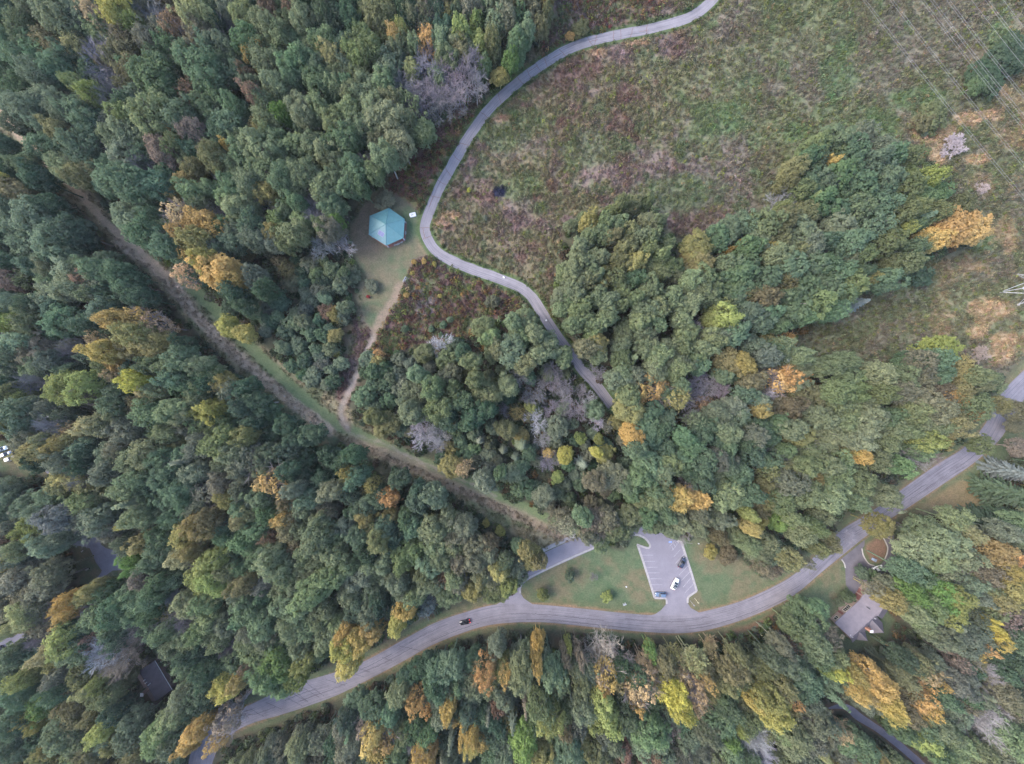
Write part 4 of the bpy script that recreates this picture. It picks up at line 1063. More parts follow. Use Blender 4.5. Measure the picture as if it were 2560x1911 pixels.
T['G'] = """380 60 105 b silver 22|290 30 80 b tealpale|250 120 85 b yellowgreen|180 140 60 b yellowgreen|60 170 70 b rust|100 300 90 b greygreen|60 320 80 b yellowolive|150 250 70 b palegreen|320 230 90 b greyteal|400 190 80 b greygreen|640 80 105 b greygreen 20|560 40 80 b greygreen|740 150 80 b greygreen|850 90 50 b yellow|900 60 90 b palegreen
840 340 55 b bright 14|860 400 40 b bright|930 440 75 b greybrown|1170 320 75 b pale|1240 280 60 b yellowolive|1040 290 100 b green|980 350 70 b green|1290 110 110 b yellowolive 20|1200 160 90 b yellowolive|1350 90 90 b olive|1370 340 100 b yellowgreen 20|1400 460 105 b yellowgreen 20|1300 450 90 b yellowgreen|1480 400 80 b olivegreen|1230 610 105 b palegreen 18|1330 600 90 b palegreen|1570 480 85 b olive|1760 350 115 b palegreen 22|1850 430 105 b palegreen|2050 180 120 b palegreen 22|2150 280 100 b palegreen|1990 400 120 b palegreen|2000 550 120 b palegreen 22|1880 620 120 b palegreen|2100 450 110 b palegreen|1960 740 110 b palegreen|2080 660 100 b palegreen|1880 760 90 b palegreen|1600 640 110 b green|1700 740 100 b green|1560 560 80 b greygreen
1870 130 95 b rustolive|1820 80 60 s gold|1730 190 48 s rust|1660 130 90 b green|1580 220 90 b green|450 600 70 b gold 20|440 690 65 b gold|560 560 65 b yellowolive|620 520 60 b yellowolive|180 650 75 b pale 18|200 710 65 b pale|320 680 80 d grey 18|760 640 110 b dark 20|680 690 100 b green|820 570 90 b green|920 580 90 b green|1000 560 80 b green|1040 480 85 b green|120 460 100 b greyolive|200 540 100 b greyolive|60 540 90 b greyolive|300 500 110 b greyolive|330 420 90 b greyolive|60 790 55 b pale
720 900 100 d white 20|800 960 90 d tan 20|850 850 75 d tan|690 970 80 d white|750 1040 70 d tan|1150 680 85 d grey 20|1220 720 60 d grey|1340 820 65 d grey 16|1460 890 80 d grey 16|1490 920 60 d grey|900 740 55 d grey|1040 730 55 d grey|310 840 65 d grey|1140 540 70 d grey
430 850 110 b yellowgreen 20|500 920 100 b palegreen|330 930 75 b pale 20|400 950 70 b yellowolive|170 1090 80 b yellowgreen 20|240 1030 70 b yellowgreen|600 1150 65 b pale|670 1100 60 b yellowgreen|1050 880 120 b green 20|980 970 100 b green|1110 960 90 b green|830 1110 95 b green|560 1050 105 b olive|90 960 90 b tealpale|60 1070 90 b teal|150 1190 90 b teal|290 1260 80 b bright 18|190 1330 50 b yellow|260 1380 45 b yellow|480 1240 90 b olive|420 1440 120 b palegreen 20|530 1480 100 b palegreen|300 1560 60 b pale|350 1520 60 b yellowolive|680 1410 80 b yellowgreen|740 1490 70 b yellowgreen|870 1380 105 b greygreen 18|860 1470 90 b greygreen|1130 1340 95 b palegreen 20|1180 1220 90 b palegreen|1050 1450 125 b palegreen 20|1130 1500 90 b palegreen|960 1310 90 b green|900 1560 90 b olive|600 1600 100 b olive|100 1380 100 b teal|100 1520 100 b teal|200 1450 80 b greygreen|380 1180 80 b teal|1220 1340 90 b dark|700 1200 80 b olive|760 1300 80 b dark|400 1060 70 b greygreen
1270 1420 75 b gold 20|1230 1490 75 b gold|1330 1370 70 b gold|1440 1380 95 s tan 20|1390 1500 60 s orange|1500 1320 60 d white|1470 1130 90 b yellow 18|1550 1100 65 b olivegold|1420 1160 60 b yellow|1800 1000 115 b bright 18|1900 1080 95 b yellowgreen 16|1720 1080 100 b green|1950 990 80 b yellowgreen|1300 1180 105 b dark 18|1220 1110 80 b dark|1590 1010 45 s rust|1830 1150 60 b palegreen|1330 1060 80 b dark|840 1480 22 r crimson 16|800 1430 18 r crimson 15"""
T['H'] = """50 880 110 b yellow 20|130 840 90 b gold 20|60 1000 90 b yellow|30 790 70 b gold|420 650 75 b gold 18|370 740 70 b yellow 18|210 770 70 b gold|450 280 115 b olivegreen 16|400 350 70 b olivegreen|120 430 110 b tealpale 16|60 370 80 b palegreen|290 350 75 b tealpale|580 370 85 b tealpale|540 420 60 b palegreen|720 270 105 b palegreen 16|660 330 80 b palegreen|860 240 85 b greyolive 16|930 300 85 b greyolive 15|860 340 75 b greyolive|960 230 60 s rustolive|1150 250 55 b green 13|1240 320 80 b yellowolive 12|1190 270 55 b yellowolive|1280 340 55 b olive|1140 400 85 b greygreen 12|970 450 85 b greyolive 12|840 530 75 b yellowolive 12|690 560 85 b palegreen 12|1010 540 90 b olivegreen 12|1090 500 60 b yellowgreen|780 440 45 b yellow 12|900 470 40 b yellowolive|120 640 110 b dark 16|250 600 70 b dark|560 640 60 s silver 14|370 470 80 b tealpale|250 200 90 b olive|600 140 100 b palegreen|480 120 80 b teal|700 70 80 b greygreen|800 110 85 b greygreen|120 180 80 b greyteal|300 110 80 b dark|180 280 80 b dark|1420 80 85 s greyolive 12|1470 130 60 s greyolive|1640 110 100 b greyolive 15|1560 60 70 b green|1850 80 100 b olivegreen 15|1780 150 70 b palegreen|1980 50 70 b green|1680 230 65 b greygreen 12|1600 180 60 b greygreen|2020 110 65 b palegreen 12|2130 130 75 b greygreen 13|1030 150 35 b yellow 7|940 100 26 b yellow 6|910 440 60 b greyolive|1060 340 60 b green
1305 560 40 r yellowgreen 5.5|1480 440 34 r teal 4.5|1720 575 34 r yellowgreen 4|1632 445 24 d grey 5
1270 880 45 n gold 24|1290 830 35 n gold 22|1265 990 38 n gold 26|930 1080 75 s orange 24|970 1010 50 s palegold|1060 1070 45 s orange 23|1170 1060 95 b palegreen 25|1150 970 65 n greygreen|1360 1050 85 b tealpale 24|1010 890 65 n greygreen|840 1130 60 n palegreen|720 1010 90 b teal 18|640 1050 90 b teal|590 1000 85 b dark|500 1050 80 b dark|380 1190 75 b palegreen 18|480 1250 70 s orange 20|550 1270 60 s orange|700 1280 60 b gold 21|830 1430 70 b gold 22|900 1470 70 b gold|850 1520 60 b yellow|210 1450 85 b gold 20|300 1490 80 s gold|160 1400 60 s tan|260 1560 85 b gold|550 1570 80 b gold 21|590 1520 50 b orange|490 1410 100 b green|420 1450 70 b palegreen|960 1230 65 c greygreen 20|820 1310 65 b teal|1110 1280 65 c greyteal 20|1190 1210 40 c greybrown 18|1290 1260 85 b olivegreen 24|1350 1340 95 b yellowgreen 24|1430 1280 85 b olivegreen|1250 1370 80 b olivegreen|1560 1280 85 b greyteal 22|1530 1380 60 b greyteal|1680 1250 95 b yellowgreen 22|1740 1360 95 b yellowgreen|1640 1360 75 b yellowgreen|1180 1500 100 b bright 22|1120 1450 60 b bright|1480 1530 105 b teal 22|1420 1590 90 b teal|1450 1420 60 b rustolive|1980 1420 115 b green 22|2030 1500 90 b tealpale|1930 1520 80 b tealpale|1640 1570 85 b olive|1830 1580 55 s rust|1760 1500 70 b greygreen
1690 920 105 d tan 20|1770 960 80 d tan|1600 970 70 d tan|1720 1080 90 s gold 22|1800 1120 70 s palegold|1690 1150 55 b gold|1940 1170 95 s palegold 22|1910 1250 60 s gold|1980 1090 75 s palegold|1960 1010 55 s palegold|2000 930 52 b bright 14|1995 880 35 b yellow 13|2140 1180 85 b lemon 23|2190 1280 80 b lemon 23|2190 1080 70 s palegold|2150 950 45 s yellowolive|1450 960 32 n greybrown 20|1540 950 32 n greybrown 20|1470 890 24 n yellowgreen 18|1550 1110 60 b palegreen|1590 1180 50 b palegreen|1465 1110 26 c greyteal|1660 1060 50 s palegold
600 1400 65 c greygreen 19|730 1410 55 c greygreen 19|900 1590 55 c greygreen|680 1520 55 c greybrown|1380 1190 45 c greyteal|40 1560 95 b greygreen|100 1480 70 b greygreen|60 1370 80 b dark|230 1290 90 b teal|120 1240 80 b teal|330 1310 70 b teal|640 1170 70 b teal|420 1090 60 b dark|1060 1570 70 b greyteal|990 1450 90 b teal|1000 1360 70 b dark|1290 1560 90 b yellowolive|1560 1500 80 b yellowolive|2120 1400 70 s greybrown|1850 1350 80 b green|1880 1200 60 s greybrown"""
T['I'] = """100 990 75 s pale 22|60 960 45 s pale|200 920 42 s palegold 20|200 870 36 s palegold|165 1110 42 s gold 22|90 1170 80 s palegold 22|110 1260 65 s palegold|330 1040 90 b olive|300 1110 75 b olive|550 1220 90 b yellowolive 22|600 1310 95 b yellow 22|510 1150 75 b yellowolive|470 1230 60 b yellow|660 1140 75 b olive|730 1240 42 s orange|380 960 70 b olive
250 1370 105 b green|180 1440 80 b greygreen|370 1400 38 b yellowgreen|470 1470 90 d white 20|500 1560 85 d white|420 1550 70 d white|230 1570 75 d grey|310 1480 60 b bright|740 1460 90 b palegreen 20|690 1510 70 b palegreen|870 1370 90 b greyteal|930 1450 80 b greygreen|900 1560 45 b pale|770 1330 70 d grey|1020 1440 60 s palegold|960 1390 50 b greyteal
770 690 110 b green 14|840 760 100 b green 14|720 760 80 b olivegreen|880 650 70 b green|880 880 90 b green|960 840 85 s greybrown 15|1000 790 60 s greybrown|980 960 90 b palegreen 16|890 960 70 b green|990 1040 55 b lemon 18|930 1030 45 b yellowgreen|720 910 85 s rust 12|640 880 70 b greygreen|820 1130 100 b teal|760 1060 80 b teal|600 960 80 b greygreen|850 1230 70 b dark
1560 160 120 b palegreen 20|1680 220 125 b palegreen 20|1500 260 100 b palegreen|1640 320 110 b palegreen|1800 300 110 b palegreen|1830 160 85 b pale 18|1760 80 90 b palegreen|2010 280 110 b olivegold 18|2110 310 75 b orange 16|2090 400 70 b olivegold|1960 420 85 b greyolive|2100 530 90 b yellowolive|2030 590 80 b yellowolive|1980 520 70 b palegreen|1660 560 115 b bright 18|1580 650 100 b olivegreen|1720 660 90 b yellowgreen|1760 560 80 b yellowgreen|1480 550 90 b bright|1500 670 80 b palegreen|1290 540 80 b greyolive 14|1350 590 70 b yellowolive|1330 490 60 b greygreen 13|1450 390 80 b teal|1530 440 80 b green|1240 440 40 r green 6|1180 420 40 r teal 6|1085 575 40 r green 6|1030 610 26 r palegreen 4|1270 110 75 b yellowolive 14|1340 140 45 b pale 13|1060 175 42 d white 9|950 220 80 b olive 13|880 260 50 b olive|1950 720 50 b lemon 18|1990 780 45 b lemon|1830 870 90 b greyteal|1760 780 100 b greyteal 18|1680 830 80 b greygreen|1880 700 60 b greyteal|1890 920 55 s gold 16|1950 900 45 s orange|1800 1000 55 s greybrown|2050 860 50 s gold
1200 1060 85 b gold 20|1270 1130 90 b gold 20|1310 1230 85 b gold 20|1350 1300 60 b yellow|1210 1180 60 b palegold|1130 1180 55 b gold|1110 1060 60 b olivegold|1570 1050 75 s palegold 20|1640 1110 55 s gold|1520 1000 80 b olive|1440 970 80 b dark|1560 1230 75 s orange 20|1600 1300 55 s gold|1480 1180 80 s rustolive|1740 1120 100 b greyteal 18|1670 1200 80 b teal|2020 1150 95 b greyolive 18|2100 1220 80 b greyolive|1920 1050 80 d grey
1880 1310 110 d grey 22|1960 1380 110 d grey 22|1870 1430 95 d grey|2010 1280 90 d grey|1650 1400 100 b palegreen|1580 1490 95 b yellowgreen|1500 1530 80 b yellowolive|1760 1510 95 b palegreen|1410 1420 75 b green|2100 1480 105 b palegreen|2030 1560 90 b greyolive|1080 1490 100 b green 16|1180 1540 80 b green|1250 1600 70 b yellowolive|1650 1580 80 b green|1940 1600 80 b palegreen|2130 700 95 s greybrown|2150 850 90 b teal|2130 980 100 b dark|2060 1050 70 b dark|2130 60 80 c dark|2080 150 80 b tealpale|1990 80 80 c dark|2190 170 60 b tealpale
310 300 60 r rustolive 6|200 290 42 r olivegold 5|350 160 80 b palegreen 12|260 70 75 b greygreen|130 60 60 b palegreen|500 90 55 b yellow 13|450 130 45 b yellowolive|440 40 50 b yellowgreen|650 90 85 b bright 13|720 60 60 b palegreen|600 280 90 b tealpale 13|540 220 80 b palegreen|430 230 70 b palegreen|700 330 70 b olive|780 170 75 b palegreen|850 120 70 b olivegreen|900 60 70 b palegreen|600 400 60 s greyolive 12|540 390 50 s greyolive|820 360 40 s greygreen 13|120 30 60 b greygreen"""
ZF = dict(A=zA, B=zB, C=zC, D=zD, E=zE, F=zF, G=zG, H=zH, I=zI, J=zJ)
ZS = dict(J=.2179)
DEFH = {'b': 18, 'n': 16, 'r': 6.5, 's': 18, 'd': 17, 'c': 16}
TREES = []
for reg_, txt in T.items():
    grow_ = 1.12 if reg_ == 'J' else 1.0
    for e in txt.replace('\n', '|').split('|'):
        q = e.split()
        if len(q) < 5:
            continue
        if reg_ in 'CF' and q[3] == 'n' and q[4] == 'palegreen':
            q[4] = random.choice(('green', 'green', 'olivegreen', 'teal'))
        x, y = ZF[reg_](float(q[0]), float(q[1]))
        TREES.append(dict(px=x, py=y, r=float(q[2]) * grow_ * ZS.get(reg_, .38862), k=q[3], c=q[4], h=(float(q[5]) if len(q) > 5 else DEFH[q[3]] * random.uniform(.9, 1.12))))
        if reg_ in 'CF' and q[3] == 'n':
            TREES[-1]['h'] *= 1.12
        if q[3] in 'bns' and TREES[-1]['h'] > 11:
            TREES[-1]['h'] *= 1.10
            TREES[-1]['r'] *= 1.0

# shrubs out in the open: photograph x, y, radius, kind, colour, height, words
SHRUBS = [
    (961, 500, 24, 'r', 'greyolive', 4.5, 'round grey-olive bush touching the north edge of the teal pavilion roof'),
    (1426, 90, 11, 'r', 'orange', 3, 'small orange bush on the outer verge of the curving path'),
    (1452, 70, 20, 'r', 'olive', 4, 'dark olive bush in the brush above the curving path'),
    (2395, 358, 34, 'p', 'pink', 5, 'round pale pinkish leafless bush beneath the power lines'),
    (2462, 470, 18, 'p', 'pink', 3, 'smaller pale pinkish leafless bush between power lines and orange-gold tree'),
    (2458, 883, 26, 'p', 'tan', 4, 'tan leafless bush at the lawn corner by the road'),
    (2340, 287, 38, 'r', 'olivegreen', 6, 'olive-green bush beside the outermost power line'),
    (2312, 300, 28, 'r', 'olive', 5, 'duller olive bush joined to the one by the outermost power line'),
    (2528, 117, 34, 'n', 'dark', 9, 'deep green slender tree at the upper end of the thicket under the wires'),
    (2497, 144, 32, 'n', 'dark', 9, 'deep green slender tree second from the top of the thicket under the wires'),
    (2462, 182, 34, 'n', 'dark', 8, 'deep green slender tree at the lower end of the thicket under the wires'),
    (2450, 205, 26, 'n', 'green', 7, 'mid-green slender tree ending the thicket towards the meadow'),
    (2540, 150, 34, 'n', 'dark', 8, 'deep green slender tree of the thicket closest to the frame border'),
    (2480, 205, 30, 'n', 'dark', 8, 'deep green slender tree on the outer flank of the thicket under the wires'),
    (1035, 655, 6.5, 'r', 'gold', 2, 'golden shrub at the tip of the brush wedge by the path'),
    (1060, 653, 7.5, 'r', 'gold', 2.2, 'largest golden shrub on the upper rim of the brush wedge'),
    (1086, 660, 6.5, 'r', 'yellow', 2, 'yellow shrub on the brush wedge facing the path bend'),
    (1031, 683, 6, 'r', 'yellow', 1.8, 'yellow shrub beside the pale bench'),
    (1016, 737, 8, 'r', 'gold', 2.2, 'golden shrub on the trail edge below the pale bench'),
    (1100, 740, 5.5, 'r', 'yellow', 1.8, 'lone yellow shrub in the middle of the brush wedge'),
    (1012, 822, 10, 'r', 'teal', 3, 'round blue-green young evergreen standing apart in the brush wedge'),
    (1078, 823, 8, 'r', 'teal', 2.6, 'young evergreen near the bare grey tree on the brush wedge'),
    (1108, 812, 9, 'r', 'teal', 2.8, 'young evergreen uphill of the bare grey tree in the brush'),
    (1125, 799, 9, 'r', 'tealpale', 2.8, 'pale blue-green young evergreen nearest the big willow crowns'),
    (1102, 838, 7, 'r', 'teal', 2.4, 'small young evergreen right above the bare grey tree'),
    (920, 742, 4.5, 'r', 'crimson', 1.2, 'small crimson bush on the worn lawn west of the trail'),
    (875, 690, 26, 'r', 'greygreen', 4.5, 'grey-green spreading bush on the lawn edge below the pavilion'),
    (930, 715, 17, 'r', 'greygreen', 3, 'small grey-green bush jutting into the lawn by the trail'),
    (1212, 545, 7, 'r', 'greygreen', 2, 'small grey-green bush inside the path bend'),
    (1172, 476, 6, 'r', 'lemon', 1.4, 'tiny lemon-yellow bush in the meadow near the dark patch'),
    (2310, 335, 8, 'r', 'greyteal', 2.5, 'small blue-grey bush on the tan grass beside the green thicket'),
    (2300, 690, 30, 'r', 'dark', 6, 'dark green bush at the lower edge of the right meadow'),
]
# ------------------------------------------------------------------ the wood
def ground_px(t):
    """where the foot of a tree stands (photograph pixels at ground level)"""
    zc = CROWN_MID[t['k']] * t['h']
    s = (CAMH - zc) / CAMH
    return CX + (t['px'] - CX) * s, CY + (t['py'] - CY) * s, s

def depth_open(x, y):
    """how far inside an open area (positive) a pixel lies"""
    d = np.full(x.shape, -1e9)
    for pol in OPEN:
        d = np.maximum(d, sdist(pol, x, y))
    d = np.maximum(d, 36 - line_dist(ROAD_C, x, y))
    south = (y > np.interp(x, ROAD_C[:, 0], ROAD_C[:, 1])) & (x > 640)
    d = np.maximum(d, np.where(south, 40, 44) - line_dist(ROAD_C, x, y) - np.where(x < 620, 14, 0))
    d = np.maximum(d, 17 - line_dist(LANE_C, x, y))
    return d

# keep tree feet off the carriageway, and crowns off the roofs and the lane that show between them
ROOFS = [[(362, 1668), (385, 1652), (408, 1684), (432, 1722), (396, 1752), (360, 1700)], [(2085, 1558), (2147, 1503), (2162, 1478), (2222, 1522), (2212, 1552), (2186, 1583), (2120, 1612)]]
kept = []
for t in TREES:
    for _ in range(12):
        x, y, s = ground_px(t)
        if line_dist(ROAD_C, np.array([x]), np.array([y]))[0] > 27 or t['h'] < 6:
            break
        t['h'] *= .9
    x, y, s = ground_px(t)
    bad = False
    for z in np.linspace(.42 * t['h'], t['h'] * .95, 6):
        qx, qy = CX + (x - CX) * CAMH / (CAMH - z), CY + (y - CY) * CAMH / (CAMH - z)
        a = np.array([qx]), np.array([qy])
        rr = t['r'] * (.8 if z > .5 * t['h'] else .5)
        if sdist(ROOFS[0], *a)[0] > -rr * .8 or sdist(ROOFS[1], *a)[0] > -rr * .35 or line_dist(LANE_C, *a)[0] < 5 + rr * .75:
            bad = True
    if not bad:
        kept.append(t)
TREES = kept
hx = np.array([t['px'] for t in TREES]); hy = np.array([t['py'] for t in TREES]); hr = np.array([t['r'] for t in TREES])
greens = [i for i, t in enumerate(TREES) if t['c'] in GREENISH]
gxs, gys = hx[greens], hy[greens]

# fill between the trees told apart: jittered grid, kept off the open ground
cell = 40.0
gx_, gy_ = np.meshgrid(np.arange(-330, 2900, cell), np.arange(-330, 2260, cell * .9))
fx = (gx_ + RNG.uniform(-.46, .46, gx_.shape) * cell).ravel()
fy = (gy_ + RNG.uniform(-.46, .46, gy_.shape) * cell).ravel()
SMALLZONE = [(590, 640), (900, 560), (905, 930), (840, 1000), (700, 880), (560, 720)]
MIXZONE = [(880, 900), (1180, 850), (1500, 960), (1620, 1050), (1500, 1330), (1300, 1260), (1000, 1090)]
FILL = []
small_ = inside(SMALLZONE, fx, fy) | inside(MIXZONE, fx, fy)
h_ = np.where(small_, RNG.uniform(5, 9, len(fx)), RNG.uniform(14, 20, len(fx)))
u_ = RNG.random(len(fx))
k_ = np.where(small_, np.where(u_ < .7, 'r', 'b'), np.where(u_ < .86, 'b', RNG.choice(['n', 's', 'd', 'c'], len(fx))))
r_ = np.where(small_, RNG.uniform(15, 22, len(fx)), RNG.uniform(24, 34, len(fx)))
s_ = (CAMH - np.array([CROWN_MID[k] for k in k_]) * h_) / CAMH
d1 = depth_open(fx, fy)
d2 = depth_open(CX + (fx - CX) * s_, CY + (fy - CY) * s_)
for x, y, k, h, r, a_, b_ in zip(fx, fy, k_, h_, r_, d1, d2):
    if a_ > -r * 0.75 or b_ > -3:
        continue
    if min(sdist(ROOFS[0], np.array([x]), np.array([y]))[0] + r * 1.6, 0) == 0 or line_dist(LANE_C, np.array([x]), np.array([y]))[0] < r * 1.3:
        continue
    if (np.hypot(hx - x, hy - y) < hr * 0.55 + r * 0.25).any():
        continue
    near = np.argsort((gxs - x) ** 2 + (gys - y) ** 2)[:4]
    c = TREES[greens[int(RNG.choice(near))]]['c']
    u = RNG.random()
    if k == 'd':
        c = 'grey'
    elif u < .03:
        c = 'yellowolive'
    elif u < .045:
        c = 'olivegold'
    elif u < .052:
        c = 'rust'
    FILL.append(dict(px=x, py=y, r=r, k=str(k), h=h, c=c))

def tinted(c, rng, amt=1.0):
    b = np.array(TINT[c])
    return np.clip(b * math.exp(rng.normal(0, .12 * amt)) * np.exp(rng.normal(0, .04 * amt, 3)), .012, .6)

# the trees that show largest stand alone, the rest go into the woodland
order = {'leafy': [], 'bare': [], 'conifer': []}
for i, t in enumerate(TREES):
    t['key'] = 'bare' if t['k'] == 'd' else 'conifer' if t['k'] == 'c' else 'leafy'
    order[t['key']].append(i)
SPECIAL = {'gold', 'olivegold', 'yellow', 'lemon', 'orange', 'palegold', 'pale', 'bright', 'rust', 'silver', 'crimson', 'yellowgreen', 'white'}
solo = set(order['bare']) | set(order['conifer'])
leafy = sorted(order['leafy'], key=lambda i: -(TREES[i]['r'] * (1.25 if TREES[i]['c'] in SPECIAL else 1.0)))
N_SOLO = 296
solo |= set(leafy[:N_SOLO])

# labels: colour and shape, then the nearest thing one can find and the side of it
LAND = [(967, 567, 'the teal pavilion'), (1013, 700, 'the pale bench'), (1340, 1058, 'the silvery white bare tree'), (256, 171, 'the big leafless tree of the upper left wood'), (1140, 225, 'the leafless clump above the path'),
    (1665, 1400, 'the car park'), (1390, 1372, 'the pavement strip'), (1162, 1556, 'the black car on the road'), (2150, 1530, 'the grey-roofed house'), (390, 1715, 'the brown-roofed house'), (12, 1135, 'the three cars parked on grass'),
    (240, 1395, 'the shaded driveway'), (2390, 570, 'the golden tree of the right meadow'), (2530, 730, 'the lattice tower'), (592, 825, 'the lone yellow tree on the ride'), (350, 880, 'the golden stand of the left wood'),
    (850, 1040, 'the trail junction'), (2210, 1825, 'the lane in the lower right wood'), (2450, 1790, 'the big leafless tree of the lower right wood'), (1690, 1745, 'the lemon-yellow tree below the road'), (905, 1640, 'the golden tree at the road bend'),
    (1510, 1000, 'the shaded end of the path'), (1630, 968, 'the orange tree over the path'), (1750, 665, 'the broad yellow-olive crown'), (530, 650, 'the golden pair above the ride'), (1955, 955, 'the orange half-bare tree of the right wood'),
    (2375, 1010, 'the orange tree near the right road'), (1715, 1265, 'the golden tree above the car park'), (495, 1835, 'the golden tree over the road fork'), (1950, 1838, 'the dark blue car'), (2200, 1720, 'the large golden tree below the house'),
    (1515, 1650, 'the tan bare crown below the road'), (1340, 1620, 'the narrow golden tree below the road'), (960, 1880, 'the golden pair at the lower edge'), (1205, 1840, 'the golden tree amid the lower wood'), (30, 1600, 'the driveway at the left border'),
    (200, 130, 'the small pale yellow tree'), (550, 380, 'the rusty pair'), (700, 290, 'the vivid green slender tree'), (2080, 500, 'the slender trees of the right wood'), (1220, 260, 'the path straight above the pavilion'), (1200, 1240, 'the lower part of the ride'),
    (300, 570, 'the upper part of the ride'), (330, 1630, 'the pale bare crown by the brown roof'), (2310, 1390, 'the broad crowns beside the house drive'), (1960, 1640, 'the bush row below the house'), (1850, 1200, 'the middle of the right wood'),
    (780, 800, 'the small round trees'), (180, 960, 'the yellow-green crown of the left wood'), (690, 1190, 'the orange tree of the left wood'), (700, 1450, 'the broad crowns above the road'), (450, 1480, 'the yellow-green crowns of the lower left wood'),
    (100, 1750, 'the yellow-green tree of the lower left corner'), (1040, 1190, 'the rutted ride'), (880, 1380, 'the orange-gold tree below the ride'), (1480, 720, 'the broad crowns south of the meadow'), (2480, 1210, 'the silvery conifer by the road'), (640, 60, 'the pale yellow tree of the top edge'),
    (60, 420, 'the upper left end of the ride'), (1000, 60, 'the top edge of the wood'), (60, 700, 'the left border of the wood'), (450, 330, 'the green crowns of the upper left wood')]
DIRS = ['right of', 'lower right of', 'below', 'lower left of', 'left of', 'upper left of', 'above', 'upper right of']
SHAPE = {'b': 'broad-crowned tree', 'n': 'slender tree', 'r': 'small round tree', 's': 'thin-leaved tree', 'd': 'leafless tree', 'c': 'conifer'}
ORD = ['nearest', 'second nearest', 'third nearest', 'fourth nearest', 'fifth nearest', 'sixth nearest', 'seventh nearest', 'eighth nearest', 'ninth nearest', 'tenth nearest', 'eleventh nearest', 'twelfth nearest', 'thirteenth nearest', 'fourteenth nearest', 'fifteenth nearest']
ZONE = [(0, 0, 'upper left wood'), (1, 0, 'wood above the path'), (2, 0, 'right wood'), (0, 1, 'left wood'), (1, 1, 'middle wood'), (2, 1, 'right wood'), (0, 2, 'lower left wood'), (1, 2, 'lower wood'), (2, 2, 'lower right wood')]
lab = {}
for i in sorted(solo):
    t = TREES[i]
    ds = [(math.hypot(t['px'] - lx, t['py'] - ly), q) for q, (lx, ly, w) in enumerate(LAND)]
    d, q = min(ds)
    ang = math.atan2(t['py'] - LAND[q][1], t['px'] - LAND[q][0])
    dr = 'right at' if d < 22 else DIRS[int(round(ang / (math.pi / 4))) % 8]
    lab.setdefault((WORD[t['c']], SHAPE[t['k']], dr, LAND[q][2]), []).append((d, i))
for (w, sh, dr, ln), rows in lab.items():
    rows.sort()
    for n, (d, i) in enumerate(rows):
        s = f"{w} {sh} {dr} {ln}"
        if len(rows) > 1:
            s = f"{ORD[n]} {w} {sh} {dr} {ln}"
        if len(s.split()) > 16:
            s = s.replace(' tree ', ' ', 1) if 'tree' in sh else s
        if len(s.split()) > 16:
            s = s.replace('upper left wood', 'northwest wood')
        TREES[i]['label'] = s

NAME = {'b': 'broadleaf_tree', 'n': 'slender_tree', 'r': 'round_tree', 's': 'thinning_tree', 'd': 'bare_tree', 'c': 'conifer_tree'}
CATEG = {'b': 'tree', 'n': 'tree', 'r': 'tree', 's': 'tree', 'd': 'bare tree', 'c': 'conifer'}
BARKS = [(.12, .105, .095), (.16, .145, .13), (.09, .08, .07), (.30, .29, .27), (.20, .185, .17)]
trng = np.random.default_rng(5)

def zone(x, y):
    return ZONE[min(2, int(x / 860)) + 3 * min(2, int(y / 640))][2]

def plant(t, loc, rs, hs, kind, label, cat, group, name, vary=1.0):
    pr = PROTO[kind][int(trng.integers(len(PROTO[kind])))]
    root = empty(name, loc, float(trng.uniform(0, 6.283)))
    root.scale = (rs / pr[2], rs / pr[2] * float(trng.uniform(.93, 1.07)), hs / pr[3])
    tag(root, label, cat, group)
    tk = put("trunk", pr[0], None, root)
    cr = put("branches" if kind == 'd' else "crown", pr[1], None, root)
    col = tinted(t['c'], trng, vary)
    if kind == 'd':
        tk['tint'] = [float(v) for v in col * .85]
    elif kind == 's':
        tk['tint'] = [float(v) for v in np.array((.24, .205, .195)) * trng.uniform(.8, 1.15)]
    else:
        tk['tint'] = [float(v) for v in np.array(BARKS[int(trng.integers(5))])]
    cr['tint'] = [float(v) for v in col]
    return root

for i in sorted(solo):
    t = TREES[i]
    gx0, gy0, s = ground_px(t)
    loc = ((gx0 - CX) * MPP, (CY - gy0) * MPP, 0)
    rs = t['r'] * MPP * s
    if t['k'] != 'r':
        rs = max(rs, 1.6)
    grp = {'leafy': 'leafy trees of the ', 'bare': 'leafless trees of the ', 'conifer': 'conifers of the '}[t['key']] + zone(t['px'], t['py'])
    plant(t, loc, rs, t['h'], t['k'], t['label'], CATEG[t['k']], grp, NAME[t['k']])

# shrubs in the open; the two pale leafless ones are dense bundles of twigs
tr_, br_ = bare_meshes(301, 6, 3.2, 0.06, 6, 1.25, 0.04)
PROTO['p'] = [(tr_.mesh("shrub_stems", M_BARK), br_.mesh("shrub_twigs", M_BARK), 3.4, 6.0)]
CROWN_MID['p'] = 0.55
for x, y, r, k, c, h, label in SHRUBS:
    t = dict(px=x, py=y, r=r, k=k, h=h, c=c)
    gx0, gy0, s = ground_px(t)
    nm = 'slender_tree' if k == 'n' else 'leafless_shrub' if k == 'p' else 'shrub'
    plant(t, ((gx0 - CX) * MPP, (CY - gy0) * MPP, 0), r * MPP * s, h, k, label, 'tree' if k == 'n' else 'shrub', 'green thicket under the wires' if k == 'n' else 'shrubs in the open', nm, .6)

# ------------------------------------------------------------------ instanced growth (one object each, kind stuff)
def proto_collection(name, meshes):
    c = bpy.data.collections.new(name)
    for k, me in enumerate(meshes):
        o = bpy.data.objects.new(f"{name}_{k:03d}", me)
        c.objects.link(o)
    return c

